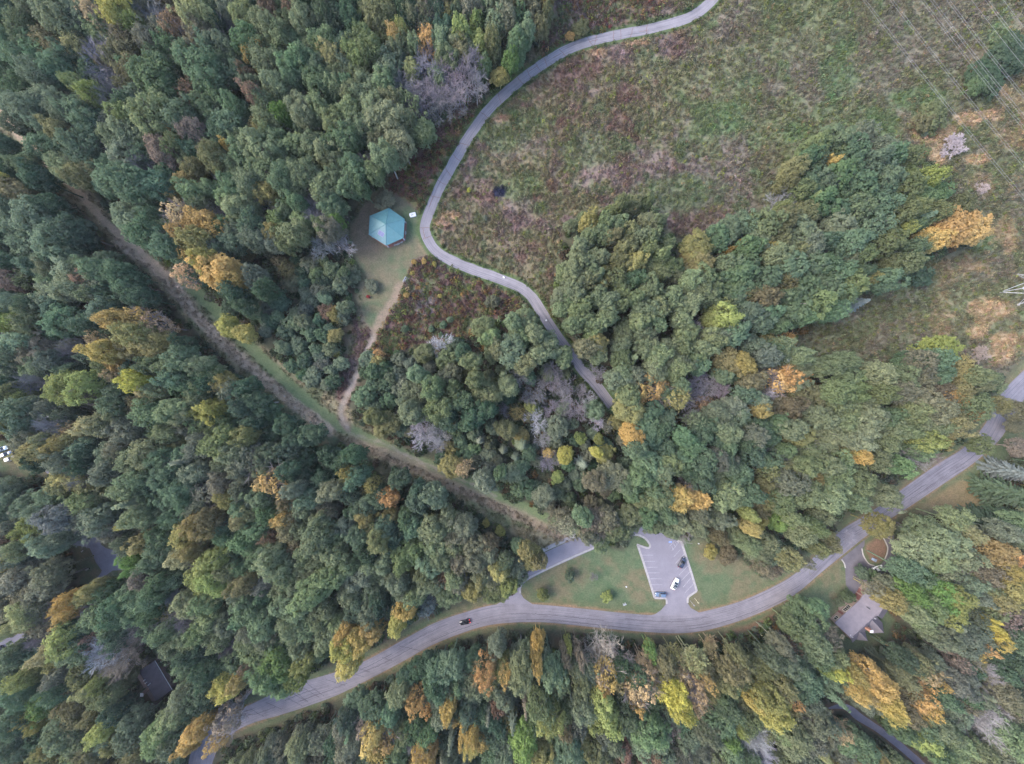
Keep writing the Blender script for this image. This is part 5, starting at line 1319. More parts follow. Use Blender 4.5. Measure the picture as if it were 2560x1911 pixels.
def scatter(name, pts, idx, rot, sca, tint, coll, kind='stuff'):
    me = bpy.data.meshes.new(name)
    n = len(pts)
    me.vertices.add(n)
    me.vertices.foreach_set("co", np.asarray(pts, dtype=np.float32).ravel())
    a = me.attributes.new('which', 'INT', 'POINT'); a.data.foreach_set('value', np.asarray(idx, dtype=np.int32))
    a = me.attributes.new('turn', 'FLOAT_VECTOR', 'POINT'); a.data.foreach_set('vector', np.asarray(rot, dtype=np.float32).ravel())
    a = me.attributes.new('size', 'FLOAT_VECTOR', 'POINT'); a.data.foreach_set('vector', np.asarray(sca, dtype=np.float32).ravel())
    a = me.attributes.new('tint', 'FLOAT_COLOR', 'POINT'); a.data.foreach_set('color', np.c_[tint, np.ones(n)].astype(np.float32).ravel())
    me.update()
    o = put(name, me)
    g = bpy.data.node_groups.new(name, 'GeometryNodeTree')
    g.interface.new_socket("Geometry", in_out='INPUT', socket_type='NodeSocketGeometry')
    g.interface.new_socket("Geometry", in_out='OUTPUT', socket_type='NodeSocketGeometry')
    ni, no = g.nodes.new('NodeGroupInput'), g.nodes.new('NodeGroupOutput')
    ci = g.nodes.new('GeometryNodeCollectionInfo')
    ci.inputs['Collection'].default_value = coll
    ci.inputs['Separate Children'].default_value = True
    ci.inputs['Reset Children'].default_value = True
    ip = g.nodes.new('GeometryNodeInstanceOnPoints')
    ip.inputs['Pick Instance'].default_value = True
    def named(attr, typ):
        q = g.nodes.new('GeometryNodeInputNamedAttribute')
        q.data_type = typ
        q.inputs['Name'].default_value = attr
        return q.outputs['Attribute']
    g.links.new(ni.outputs[0], ip.inputs['Points'])
    g.links.new(ci.outputs[0], ip.inputs['Instance'])
    g.links.new(named('which', 'INT'), ip.inputs['Instance Index'])
    g.links.new(named('turn', 'FLOAT_VECTOR'), ip.inputs['Rotation'])
    g.links.new(named('size', 'FLOAT_VECTOR'), ip.inputs['Scale'])
    g.links.new(ip.outputs[0], no.inputs[0])
    md = o.modifiers.new("scatter", 'NODES')
    md.node_group = g
    o['kind'] = kind
    return o

kinds, meshes, first = [], [], {}
for k in 'bnrsdc':
    first[k] = len(meshes)
    for pr in PROTO[k]:
        meshes.append(joined(pr[0], pr[1], "woodland_tree"))
wood_coll = proto_collection("woodland_kinds", meshes)
pts, idx, rot, sca, tin = [], [], [], [], []
rest = [t for i, t in enumerate(TREES) if i not in solo] + FILL
for t in rest:
    gx0, gy0, s = ground_px(t)
    pts.append(((gx0 - CX) * MPP, (CY - gy0) * MPP, 0))
    v = int(RNG.integers(len(PROTO[t['k']])))
    pr = PROTO[t['k']][v]
    idx.append(first[t['k']] + v)
    rot.append((0, 0, RNG.uniform(0, 6.283)))
    q = max(t['r'] * MPP * s, 1.2) / pr[2]
    sca.append((q, q, t['h'] / pr[3]))
    tin.append(tinted(t['c'], RNG))
scatter("woodland", pts, idx, rot, sca, np.array(tin), wood_coll)

# weeds: tufts of upright stems with leaves
def tuft(seed, r, h, n, size):
    rng = np.random.default_rng(seed)
    a = rng.uniform(0, 6.283, n)
    q = np.sqrt(rng.uniform(0, 1, n)) * r
    z = rng.uniform(0.12, 1.0, n) * h * (1 - 0.45 * (q / r) ** 2)
    c = np.c_[q * np.cos(a), q * np.sin(a), z]
    nn = np.c_[np.cos(a) * .5, np.sin(a) * .5, np.full(n, .8)] + rng.normal(0, .45, (n, 3))
    me = leaf_mesh("weed_tuft", c, nn, rng.uniform(.6, 1.3, n) * size, np.clip(rng.normal(.5, .22, n), 0, 1), rng)
    me.materials.clear(); me.materials.append(M_WEED)
    return me
weed_coll = proto_collection("weed_kinds", [tuft(s, .55 + .1 * (s % 3), .8 + .25 * (s % 2), 26, .13) for s in range(6)])

def keep_off(x, y):
    k = line_dist(PATH_C, x, y) > 15.5
    k &= line_dist(ROAD_C, x, y) > 25
    return k

def soft_points(pol, spacing, seed):
    p = np.array(pol)
    rng = np.random.default_rng(seed)
    x0, y0 = np.maximum(p.min(0), -150)
    x1, y1 = np.minimum(p.max(0), [2710, 2060])
    n = int((x1 - x0) * (y1 - y0) / spacing ** 2)
    x, y = rng.uniform(x0, x1, n), rng.uniform(y0, y1, n)
    m = inside(pol, x, y)
    return x[m], y[m], rng

wx_, wy_, wt_, ws_ = [], [], [], []
x, y, r_ = soft_points(MEADOW, 4.4, 41)
m = keep_off(x, y) & ~((sdist(LAWN1, x, y) > -3)) & (line_dist(TRAIL_C, x, y) > 9)
x, y = x[m], y[m]
dens = 0.55 + 0.45 * sm(fbm(x, y, 60, 6), .60, .40)
m = r_.random(len(x)) < dens
x, y = x[m], y[m]
col = ground_colour(x, y)
u = r_.random(len(x))
brushy = np.maximum.reduce([sdist(p, x, y) for p in (BRUSH1, BRUSH2, BRUSH3)]) > -4
col *= np.exp(r_.normal(0, .20, (len(x), 1))) * np.exp(r_.normal(0, .07, (len(x), 3)))
acc = u < .05
col[acc] = np.array([.13, .15, .045]) * np.exp(r_.normal(0, .2, (acc.sum(), 1)))
acc = (u > .94) & (u < .965)
col[acc] = np.array([.19, .145, .085]) * np.exp(r_.normal(0, .2, (acc.sum(), 1)))
for lo, hi, cc in ((.10, .20, (.15, .082, .052)), (.20, .44, (.092, .112, .050)), (.44, .48, (.22, .14, .06)), (.48, .58, (.075, .046, .046)), (.58, .595, (.18, .06, .055))):
    acc = brushy & (u > lo) & (u < hi)
    col[acc] = np.array(cc) * np.exp(r_.normal(0, .22, (acc.sum(), 1)))
sz = r_.uniform(.6, 1.35, len(x)) * np.where(brushy, 1.15, .95)
patch = 0.65 + .8 * fbm(x, y, 30, 61)
wx_.append(x); wy_.append(y); wt_.append(col); ws_.append(sz * patch)
x, y, r_ = soft_points(RIDE, 6.0, 43)
m = (line_dist(RIDE_GREEN, x, y) > 13) & (line_dist(TRAIL_C, x, y) > 10) & ((line_dist(RIDE_C, x, y) > 9) | (x > 420))
x, y = x[m], y[m]
wx_.append(x); wy_.append(y); wt_.append(ground_colour(x, y) * np.exp(r_.normal(0, .28, (len(x), 1)))); ws_.append(r_.uniform(.5, 1.15, len(x)))
x, y, r_ = np.concatenate(wx_), np.concatenate(wy_), np.random.default_rng(44)
col, sz = np.vstack(wt_), np.concatenate(ws_)
n = len(x)
scatter("meadow_weeds", np.c_[(x - CX) * MPP, (CY - y) * MPP, np.zeros(n)], r_.integers(0, 6, n), np.c_[np.zeros(n), np.zeros(n), r_.uniform(0, 6.28, n)],
        np.c_[sz, sz, sz * r_.uniform(.7, 1.5, n)], np.clip(col, .012, .5), weed_coll)

# undergrowth on the floor of the wood
under_coll = proto_collection("undergrowth_kinds", [tuft(60 + s, 1.5, 1.5 + .6 * (s % 3), 90, .24) for s in range(5)])
r_ = np.random.default_rng(45)
n = int(2900 * 2250 / 13.5 ** 2)
x, y = r_.uniform(-170, 2730, n), r_.uniform(-170, 2081, n)
d = depth_open(x, y)
m = (d < -4)
x, y, d = x[m], y[m], d[m]
col = np.array([.078, .100, .062]) * np.exp(r_.normal(0, .3, (len(x), 1))) * np.exp(r_.normal(0, .08, (len(x), 3)))
u = r_.random(len(x))
for lo, hi, cc in ((0, .12, (.085, .065, .045)), (.12, .16, (.13, .085, .04)), (.16, .26, (.07, .095, .035))):
    acc = (u > lo) & (u < hi)
    col[acc] = np.array(cc) * np.exp(r_.normal(0, .25, (acc.sum(), 1)))
n = len(x)
sz = r_.uniform(.6, 1.3, n)
scatter("undergrowth", np.c_[(x - CX) * MPP, (CY - y) * MPP, np.zeros(n)], r_.integers(0, 5, n), np.c_[np.zeros(n), np.zeros(n), r_.uniform(0, 6.28, n)],
        np.c_[sz, sz, sz * r_.uniform(.7, 1.6, n)], np.clip(col, .012, .4), under_coll)
# ------------------------------------------------------------------ pavilion with hexagonal metal roof
zV = zoomed(880, 480, 200 / 2065)
def roof_metal(name, col):
    m, nt, b = new_mat(name)
    tc = nt.nodes.new('ShaderNodeTexCoord')
    n = noise_node(nt, 0.9, 5, tc.outputs['Object'])
    r = ramp_node(nt, n.outputs['Fac'], [(0.3, tuple(c * .9 for c in col)), (0.7, tuple(min(1, c * 1.1) for c in col))])
    nt.links.new(r.outputs[0], b.inputs['Base Color'])
    b.inputs['Roughness'].default_value = 0.42
    b.inputs['Specular IOR Level'].default_value = 0.45
    return m
M_TEAL = roof_metal("teal_roof_metal", (0.070, 0.168, 0.186))
M_BRICK = simple("red_brick_paving", (0.23, 0.105, 0.085), 0.9, var=0.25, scale=2.5)
M_SOLAR = simple("solar_glass", (0.115, 0.125, 0.24), 0.5, var=0.12, spec=0.3)
EAVE_Z, APEX_Z = 3.0, 5.3
hexpx = [(955, 415), (1360, 700), (1330, 1190), (880, 1390), (430, 1105), (455, 620)]
cs = [P(*zV(*q), EAVE_Z) for q in hexpx]
ap = P(*zV(870, 838), APEX_Z)
ctr = sum(cs, Vector()) / 6
pav_root = tag(empty("pavilion", (ctr.x, ctr.y, 0)), "hexagonal park pavilion with teal metal roof beside the curving path", "pavilion")
def L_(v):
    return Vector((v.x - ctr.x, v.y - ctr.y, v.z))
slab_pts = [L_(c) * 1.0 for c in cs]
mb = MB()
mb.prism([(p.x * .99, p.y * .99) for p in slab_pts], 0.0, 0.12)
put("floor_slab", mb.mesh("floor_slab"), M_BRICK, pav_root)
a_l = L_(ap)
for k in range(6):
    p, q = L_(cs[k]), L_(cs[(k + 1) % 6])
    d = (q - p)
    sh = d * 0.006
    up = Vector((0, 0, 0.12))
    top = [p + sh, q - sh, a_l]
    mb = MB()
    vs = [v for v in top] + [v - up for v in top]
    tri = (0, 1, 2) if (top[1] - top[0]).cross(top[2] - top[0]).z > 0 else (2, 1, 0)
    mb.add(vs, [tri, tuple(3 + i for i in tri[::-1]), (0, 1, 4, 3), (1, 2, 5, 4), (2, 0, 3, 5)])
    # standing seams running up the slope
    nrm_ = (top[1] - top[0]).cross(top[2] - top[0]).normalized()
    if nrm_.z < 0:
        nrm_ = -nrm_
    for s in range(1, 16):
        f = s / 16
        b0 = p + d * f
        t_ = 1 - abs(2 * f - 1)
        e = b0 + ((a_l - (p + q) / 2)) * t_ * 0.98
        if (e - b0).length > 0.3:
            mb.bar(b0 + nrm_ * .02, e + nrm_ * .02, 0.035, n=4)
    panel = put("roof_panel", mb.mesh("roof_panel"), M_TEAL, pav_root)
    mb = MB()
    mb.bar(p + Vector((0, 0, .04)), a_l + Vector((0, 0, .05)), 0.10, n=6)
    put("ridge_cap", mb.mesh("ridge_cap"), M_TEAL, pav_root)
    mb = MB()
    w = p * 0.93
    mb.box(w.x - .14, w.x + .14, w.y - .14, w.y + .14, 0.12, EAVE_Z - .1)
    post = put("post", mb.mesh("post"), M_WHITE, pav_root)
    mb = MB()
    mb.box(w.x - .3, w.x + .3, w.y - .3, w.y + .3, 0.12, 0.55)
    put("post_base", mb.mesh("post_base"), M_CONC, post)
    mb = MB()
    w2 = L_(cs[(k + 1) % 6]) * 0.93
    mb.bar((w.x, w.y, EAVE_Z - .22), (w2.x, w2.y, EAVE_Z - .22), .12, n=4)
    put("eave_beam", mb.mesh("eave_beam"), M_WHITE, pav_root)
# solar panel on the lower left slope
p, q = L_(cs[3]), L_(cs[4])
nrm_ = (q - p).cross(a_l - p).normalized()
nrm_ = nrm_ if nrm_.z > 0 else -nrm_
ux = (q - p).normalized()
uy = nrm_.cross(ux)
cp = L_(P(*zV(752, 1078), 4.1))
cp = cp - nrm_ * ((cp - p).dot(nrm_)) + nrm_ * 0.12
Mx = Matrix((ux, uy, nrm_)).transposed().to_4x4()
Mx.translation = cp
mb = MB()
mb.box(-1.25, 1.25, -.85, .85, -.03, .03, 0, Mx)
sp = put("solar_panel", mb.mesh("solar_panel"), M_SOLAR, pav_root)
mb = MB()
for x0_, x1_, y0_, y1_ in ((-1.30, 1.30, .85, .90), (-1.30, 1.30, -.90, -.85), (-1.30, -1.25, -.85, .85), (1.25, 1.30, -.85, .85), (-.02, .02, -.85, .85)):
    mb.box(x0_, x1_, y0_, y1_, -.03, .045, 0, Mx)
put("panel_frame", mb.mesh("panel_frame"), M_STEEL, sp)

# broken edging stones on the near side of the pavilion floor
sheet("brick_apron", [zV(900, 1420), zV(950, 1455), zV(1080, 1400), zV(1340, 1290), zV(1390, 1180), zV(1330, 1180), zV(900, 1385)], 0.02, M_BRICK)
for (x, y, rx, ry, lab_) in ((1190, 1350, .9, .35, "longest pale edging stone along the red apron of the pavilion"), (1110, 1375, .6, .3, "pale edging stone of the pavilion apron nearest its bottom corner post"),
        (1280, 1305, .7, .3, "pale edging stone of the pavilion apron nearest its right corner post"), (1385, 1060, .35, .9, "flat pale stone set on the path side of the pavilion")):
    mb = MB()
    c = P(*zV(x, y))
    mb.prism([(rx * math.cos(t) * random.uniform(.85, 1.1), ry * math.sin(t) * random.uniform(.85, 1.1)) for t in np.linspace(0, 6.283, 9)[:-1]], 0, .18)
    s_ = put("edging_stone", bevelled(mb.mesh("edging_stone"), .04, 1), M_STONE, None, c, 0.45 if rx > ry else 0)
    tag(s_, lab_, "stone", "edging stones around the pavilion")

# white slab with two dark marks beside the path
c = P(*zV(1575, 605))
sl = empty("stone_slab", c, math.radians(14))
tag(sl, "white rounded slab with two dark marks between pavilion and path", "slab")
mb = MB()
pts = []
for cx_, cy_, a0 in ((.95, .5, 0), (-.95, .5, 90), (-.95, -.5, 180), (.95, -.5, 270)):
    for t in (0, 30, 60, 90):
        a = math.radians(a0 + t)
        pts.append((cx_ + .38 * math.cos(a), cy_ + .38 * math.sin(a)))
mb.prism(pts, 0, .55)
put("slab_body", bevelled(mb.mesh("slab_body"), .06, 2), M_WHITE, sl)
for x in (-.55, .05):
    mb = MB()
    mb.prism([(x + .2 * math.cos(t), -.05 + .16 * math.sin(t)) for t in np.linspace(0, 6.283, 13)[:-1]], .55, .575)
    put("dark_plaque", mb.mesh("dark_plaque"), M_DARK, sl)

# pale bench at the edge of the trail
zM = zoomed(930, 640, 200 / 1271)
c = P(*zM(533, 385))
be = empty("park_bench", c, math.radians(60))
tag(be, "pale stone bench on the edge of the trail below the pavilion", "bench")
mb = MB(); mb.box(-1.15, 1.15, -.42, .30, .40, .52); put("seat", bevelled(mb.mesh("seat"), .03, 1), M_STONE, be)
mb = MB(); mb.box(-1.15, 1.15, .31, .43, .30, .95); put("backrest", bevelled(mb.mesh("backrest"), .03, 1), M_WHITE, be)
for s in (-.85, .85):
    mb = MB(); mb.box(s - .12, s + .12, -.36, .28, 0, .40); put("leg", mb.mesh("leg"), M_CONC, be)
mb = MB(); mb.box(-1.4, 1.4, -.9, .55, 0, .06); put("footing", mb.mesh("footing"), M_CONC, be)

# pale marker stones lying on the path edge, and small signs
def marker(px, py, label, sx=.7, sy=.4, rot=0.0, h=.35):
    mb = MB()
    n = 9
    mb.prism([(sx * math.cos(t) * (1 + .08 * math.sin(3 * t)), sy * math.sin(t)) for t in np.linspace(0, 6.283, n + 1)[:-1]], 0, h)
    return tag(put("boulder", bevelled(mb.mesh("boulder"), .09, 2), M_WHITE, None, P(px, py), rot), label, "boulder")
marker(1259.5, 694, "small white boulder on the meadow edge of the path below the bend", .55, .32, math.radians(-35))
marker(1365.5, 801.5, "white boulder standing on the path beside the willow crowns", .36, .36, 0)
marker(1461, 953, "white boulder at the dark edge of the path near its shaded end", .3, .22, 0)
marker(1565.5, 1467, "white boulder on the triangular lawn close to the car park kerb", .32, .25, 0)
marker(1746, 1359, "white boulder on the lawn outside the upper corner of the car park", .3, .22, 0)
marker(1459, 86, "white boulder by the orange bush at the curving path", .3, .25, 0)

# park sign on the triangular lawn
zN = zQ
c = P(*zN(1925, 1290))
sg = tag(empty("park_sign", c, math.radians(20)), "small white two-post sign on the triangular lawn by the road", "sign")
for s in (-.45, .45):
    mb = MB(); mb.box(s - .06, s + .06, -.06, .06, 0, 1.5); put("post", mb.mesh("post"), M_WHITE, sg)
mb = MB(); mb.box(-.62, .62, -.11, -.063, .55, 1.35); put("board", mb.mesh("board"), M_WHITE, sg)
mb = MB(); mb.box(-.68, .68, -.2, .2, 1.38, 1.46); put("cap", mb.mesh("cap"), M_STEEL, sg)

# tall slim posts at the mouth of the car park
M_CREAM = simple("cream_paint", (0.55, 0.50, 0.33), 0.6, var=0.12)
for (x, y, lab_, m_) in ((1267, 1265, "cream marker post on the lawn beside the car park mouth", M_CREAM), (1192, 1312, "pale grey marker post nearer the road at the car park mouth", M_STEEL)):
    c = P(*zP(x, y))
    r_o = tag(empty("marker_post", c, 0.2), lab_, "post", None)
    mb = MB(); mb.bar((0, 0, 0), (0, 0, 3.4), .055, n=8); put("pole", mb.mesh("pole"), m_, r_o)
    mb = MB(); mb.box(-.22, .22, -.03, .03, 2.7, 3.3); put("sign_plate", mb.mesh("sign_plate"), m_, r_o)
    mb = MB(); mb.bar((0, 0, 0), (0, 0, .1), .14, n=8); put("base", mb.mesh("base"), M_CONC, r_o)
zR = zoomed(1700, 1270, .38862)
c = P(*zR(505, 800))
r_o = tag(empty("marker_post", c, 0.2), "short cream marker post on the verge below the road bend", "post", None)
mb = MB(); mb.bar((0, 0, 0), (0, 0, 2.2), .06, n=8); put("pole", mb.mesh("pole"), M_CREAM, r_o)
mb = MB(); mb.box(-.2, .2, -.03, .03, 1.6, 2.15); put("sign_plate", mb.mesh("sign_plate"), M_CREAM, r_o)

# ------------------------------------------------------------------ cars
M_PAINT = tint_material("car_paint", 0.25, 0.5, 0.0, 0.6)
M_GLASS = simple("dark_car_glass", (0.02, 0.025, 0.03), 0.08, var=0.1, spec=0.8)
M_TYRE = simple("tyre_rubber", (0.012, 0.012, 0.013), 0.85, var=0.2)
M_RIM = simple("alloy_rim", (0.35, 0.36, 0.38), 0.35, 0.8, var=0.1)
M_LAMP = simple("lamp_glass", (0.62, 0.63, 0.65), 0.15, var=0.05, spec=0.7)
M_TAIL = simple("tail_lamp", (0.30, 0.012, 0.012), 0.3, var=0.1)
M_BRAKE, nt_, b__ = new_mat("lit_brake_lamp")
b__.inputs['Base Color'].default_value = (.5, .02, .02, 1)
b__.inputs['Emission Color'].default_value = (1, .05, .05, 1)
b__.inputs['Emission Strength'].default_value = 0.6

def loft(secs, name, mat):
    n = len(secs[0])
    v = [p for s in secs for p in s]
    f = [(k * n + i, k * n + (i + 1) % n, (k + 1) * n + (i + 1) % n, (k + 1) * n + i) for k in range(len(secs) - 1) for i in range(n)]
    f += [tuple(range(n - 1, -1, -1)), tuple((len(secs) - 1) * n + i for i in range(n))]
    me = bpy.data.meshes.new(name)
    me.from_pydata(v, [], f)
    bm = bmesh.new(); bm.from_mesh(me); bmesh.ops.recalc_face_normals(bm, faces=bm.faces); bm.to_mesh(me); bm.free()
    me.materials.append(mat)
    for p in me.polygons:
        p.use_smooth = True
    me.update()
    return me

def car_meshes(suv):
    hood, deck, roof = (1.02, 1.10, 1.68) if suv else (0.92, 0.98, 1.42)
    prof = [(-2.32, .55, .62), (-2.25, .90, .78), (-2.0, deck, .87), (-1.0, deck + .01, .92), (.6, hood + .06, .92), (1.1, hood, .90), (1.9, hood - .10, .86), (2.2, hood - .26, .76), (2.32, .52, .62)]
    secs = []
    for x, zt, w in prof:
        zb = .26 if abs(x) < 2.28 else .36
        secs.append([(x, -w * .92, zb), (x, -w, zb + .2), (x, -w, zt - .14), (x, -w * .86, zt), (x, w * .86, zt), (x, w, zt - .14), (x, w, zb + .2), (x, w * .92, zb)])
    body = loft(secs, "car_body", M_PAINT)
    x0, x1, x2, x3 = (-2.10, -1.85, .05, .95) if suv else (-1.75, -1.05, .05, .95)
    zb, w0, w1 = deck - .02, .82, .66
    c = [(x0, w0, zb), (x3, w0, hood), (x2, w1, roof), (x1, w1, roof)]
    cab = MB()
    L4 = [Vector(q) for q in c]
    R4 = [Vector((q[0], -q[1], q[2])) for q in c]
    cab.add(L4 + R4, [(0, 1, 2, 3), (7, 6, 5, 4), (1, 5, 6, 2), (3, 2, 6, 7), (4, 0, 3, 7)])
    cabin = cab.mesh("car_cabin", M_PAINT)
    roofp = MB(); roofp.box(x1 + .05, x2 - .02, -w1 + .03, w1 - .03, roof + .004, roof + .05)
    roofm = bevelled(roofp.mesh("car_roof", M_PAINT), .02, 1)
    def pane(q, sh, out):
        m = sum(q, Vector()) / 4
        n = (q[1] - q[0]).cross(q[2] - q[0]).normalized()
        if n.dot(out) < 0:
            n = -n
        vs = [m + (p - m) * sh + n * .012 for p in q]
        g = MB()
        f = (0, 1, 2, 3)
        if (vs[1] - vs[0]).cross(vs[2] - vs[0]).dot(n) < 0:
            f = (3, 2, 1, 0)
        g.add(vs + [p - n * .01 for p in vs], [f, tuple(4 + i for i in f[::-1])])
        return g
    panes = {'windscreen': pane([L4[1], R4[1], R4[2], L4[2]], .9, Vector((1, 0, .5))).mesh("windscreen", M_GLASS),
             'rear_window': pane([L4[0], R4[0], R4[3], L4[3]], .86, Vector((-1, 0, .5))).mesh("rear_window", M_GLASS)}
    sides = []
    for S, o in ((L4, 1), (R4, -1)):
        mid_b, mid_t = (S[0] + S[1]) / 2, (S[2] + S[3]) / 2
        for q in ([S[0], mid_b, mid_t, S[3]], [mid_b, S[1], S[2], mid_t]):
            sides.append(pane(q, .86, Vector((0, o, .3))).mesh("side_window", M_GLASS))
    ty = MB(); ty.bar((0, -.11, 0), (0, .11, 0), .34, n=18)
    rm = MB(); rm.bar((0, -.118, 0), (0, .118, 0), .21, n=12)
    return dict(body=body, cabin=cabin, roof=roofm, panes=panes, sides=sides, tyre=ty.mesh("tyre", M_TYRE), rim=rm.mesh("rim", M_RIM), hood=hood, deck=deck)
CARS = {s: car_meshes(s) for s in (True, False)}
lamp = MB(); lamp.box(-.06, .06, -.2, .2, -.07, .07); lamp_me = bevelled(lamp.mesh("lamp"), .02, 1)
mir = MB(); mir.box(-.1, .1, -.1, .1, -.06, .06); mir_me = bevelled(mir.mesh("mirror", M_DARK), .02, 1)
HEAD, TAIL, BRAKE = lamp_me.copy(), lamp_me.copy(), lamp_me.copy()
HEAD.materials.append(M_LAMP); TAIL.materials.append(M_TAIL); BRAKE.materials.append(M_BRAKE)

def car(px, py, dirx, diry, suv, col, label, scale=1.0, brake=False, glass_roof=False, name="parked_car", group=None):
    m = CARS[suv]
    c = P(px, py, .9)
    r = empty(name, (c.x, c.y, 0), math.atan2(-diry, dirx))
    r.scale = (scale,) * 3
    tag(r, label, "car", group)
    def paint(o):
        o['tint'] = list(col)
        return o
    paint(put("body", m['body'], None, r))
    paint(put("cabin", m['cabin'], None, r))
    ro = paint(put("roof", m['roof'].copy() if glass_roof else m['roof'], None, r))
    if glass_roof:
        ro.data.materials.clear(); ro.data.materials.append(M_GLASS)
    for k, me in m['panes'].items():
        put(k, me, None, r)
    for me in m['sides']:
        put("side_window", me, None, r)
    for x in (-1.42, 1.42):
        for y in (-.82, .82):
            w = put("wheel", m['tyre'], None, r, (x, y, .34))
            put("rim", m['rim'], None, w)
    for y in (-.56, .56):
        put("headlight", HEAD, None, r, (2.22, y, m['hood'] - .28))
        put("tail_light", BRAKE if brake else TAIL, None, r, (-2.26, y, .86))
    for y in (-.98, .98):
        put("wing_mirror", mir_me, None, r, (.75, y, m['hood'] + .06))
    return r
G_ = "cars in the car park"
car(1706, 1407.6, 390, -670, True, (.018, .024, .045), "dark blue SUV nosed to the kerb in the car park", 1.0, group=G_)
car(1688.4, 1461, 250, -500, False, (.78, .78, .79), "white car with dark glass roof crossing the car park", 1.06, glass_roof=True, group=G_)
car(1652, 1487.5, -1, -.02, True, (.08, .12, .19), "slate blue car parked in the bottom bay of the car park", .98, group=G_)
car(1161.7, 1557, -.968, .25, False, (.012, .012, .016), "black car braking on the road with red tail lights lit", .95, brake=True, name="moving_car")
G_ = "cars parked on the grass"
car(26, 1147, 300, -110, True, (.46, .48, .52), "white car parked lowest of the three on the grass", .95, group=G_)
car(14.5, 1136, 300, -110, True, (.10, .16, .26), "blue car parked between two pale cars on the grass", .95, group=G_)
car(3, 1123, 300, -110, False, (.45, .56, .64), "pale blue car half out of the frame on the grass", .95, group=G_)
car(2196, 1422, .93, -.33, False, (.76, .77, .78), "white car parked on the house drive half under leaves", .95)
car(2262, 1408, .9, .2, True, (.55, .60, .60), "pale car under the trees behind the house drive", .85)
car(1949, 1838, .79, .61, True, (.05, .075, .15), "dark blue car hidden among trees by the lower edge", 1.15)
car(2, 1629, .55, .8, True, (.10, .10, .11), "dark car cut by the left border on the shaded drive", .95)

# blue bin on the planted island by the house
c = P(*zK(690, 385), .5)
bn = tag(empty("storage_bin", (c.x, c.y, 0), math.radians(-25)), "slate blue storage bin on the planted island by the house drive", "bin")
M_SLATE = simple("slate_blue_plastic", (.17, .22, .31), .5, var=.1)
mb = MB(); mb.box(-.62, .62, -.5, .5, 0, .85); put("box", bevelled(mb.mesh("box"), .04, 1), M_SLATE, bn)
mb = MB(); mb.box(-.68, .68, -.56, .56, .853, .93); put("lid", bevelled(mb.mesh("lid"), .03, 1), M_SLATE, bn)

# white garden bench under the trees by the shaded drive
c = P(*zL(450, 1230), .4)
gb = tag(empty("garden_bench", (c.x, c.y, 0), math.radians(30)), "weathered garden bench on dark grass beside the shaded drive", "bench")
mb = MB(); mb.box(-.75, .75, -.22, .22, .40, .46); put("seat", mb.mesh("seat"), M_STONE, gb)
mb = MB(); mb.box(-.75, .75, .23, .28, .46, .9); put("backrest", mb.mesh("backrest"), M_STONE, gb)
for s in (-.6, .6):
    mb = MB(); mb.box(s - .05, s + .05, -.2, .2, 0, .40); put("leg", mb.mesh("leg"), M_DARK, gb)
for k, (x, y, lab_) in enumerate(((300, 690, "pale plank pair lying on dark grass beside the shaded drive"),)):
    c = P(*zL(x, y))
    pl = tag(empty("plank_stack", c, math.radians(38)), lab_, "planks")
    for q_ in range(2):
        mb = MB(); mb.box(-.5, .5, q_ * .24 - .18, q_ * .24 - .06, 0, .1); put("plank", mb.mesh("plank"), M_WHITE, pl)

# ------------------------------------------------------------------ houses
M_SHING = simple("grey_shingle", (0.125, 0.114, 0.135), 0.9, var=0.14, scale=.7, bump=0.25, bscale=6)
M_SHING2 = simple("dark_brown_shingle", (0.085, 0.070, 0.078), 0.9, var=0.18, scale=.7, bump=0.25, bscale=6)
M_WALL = simple("tan_brick_wall", (0.215, 0.165, 0.14), 0.9, var=0.16, scale=3)
M_WALL2 = simple("brown_siding", (0.17, 0.115, 0.10), 0.85, var=0.12, scale=2)
M_DOOR = simple("maroon_garage_door", (0.13, 0.055, 0.05), 0.6, var=0.1)
M_FRAME = simple("cream_window_frame", (0.60, 0.56, 0.48), 0.6, var=0.08)
M_BRICK2 = simple("chimney_brick", (0.30, 0.16, 0.115), 0.9, var=0.2, scale=4)

def frame_of(ox, oy, ux, uy):
    """local frame: origin on the ground, x along the front eave, y towards the rear"""
    u = Vector((ux, uy, 0)).normalized()
    v = Vector((u.y, -u.x, 0))
    M = Matrix((u, v, Vector((0, 0, 1)))).transposed().to_4x4()
    M.translation = Vector((ox, oy, 0))
    return M

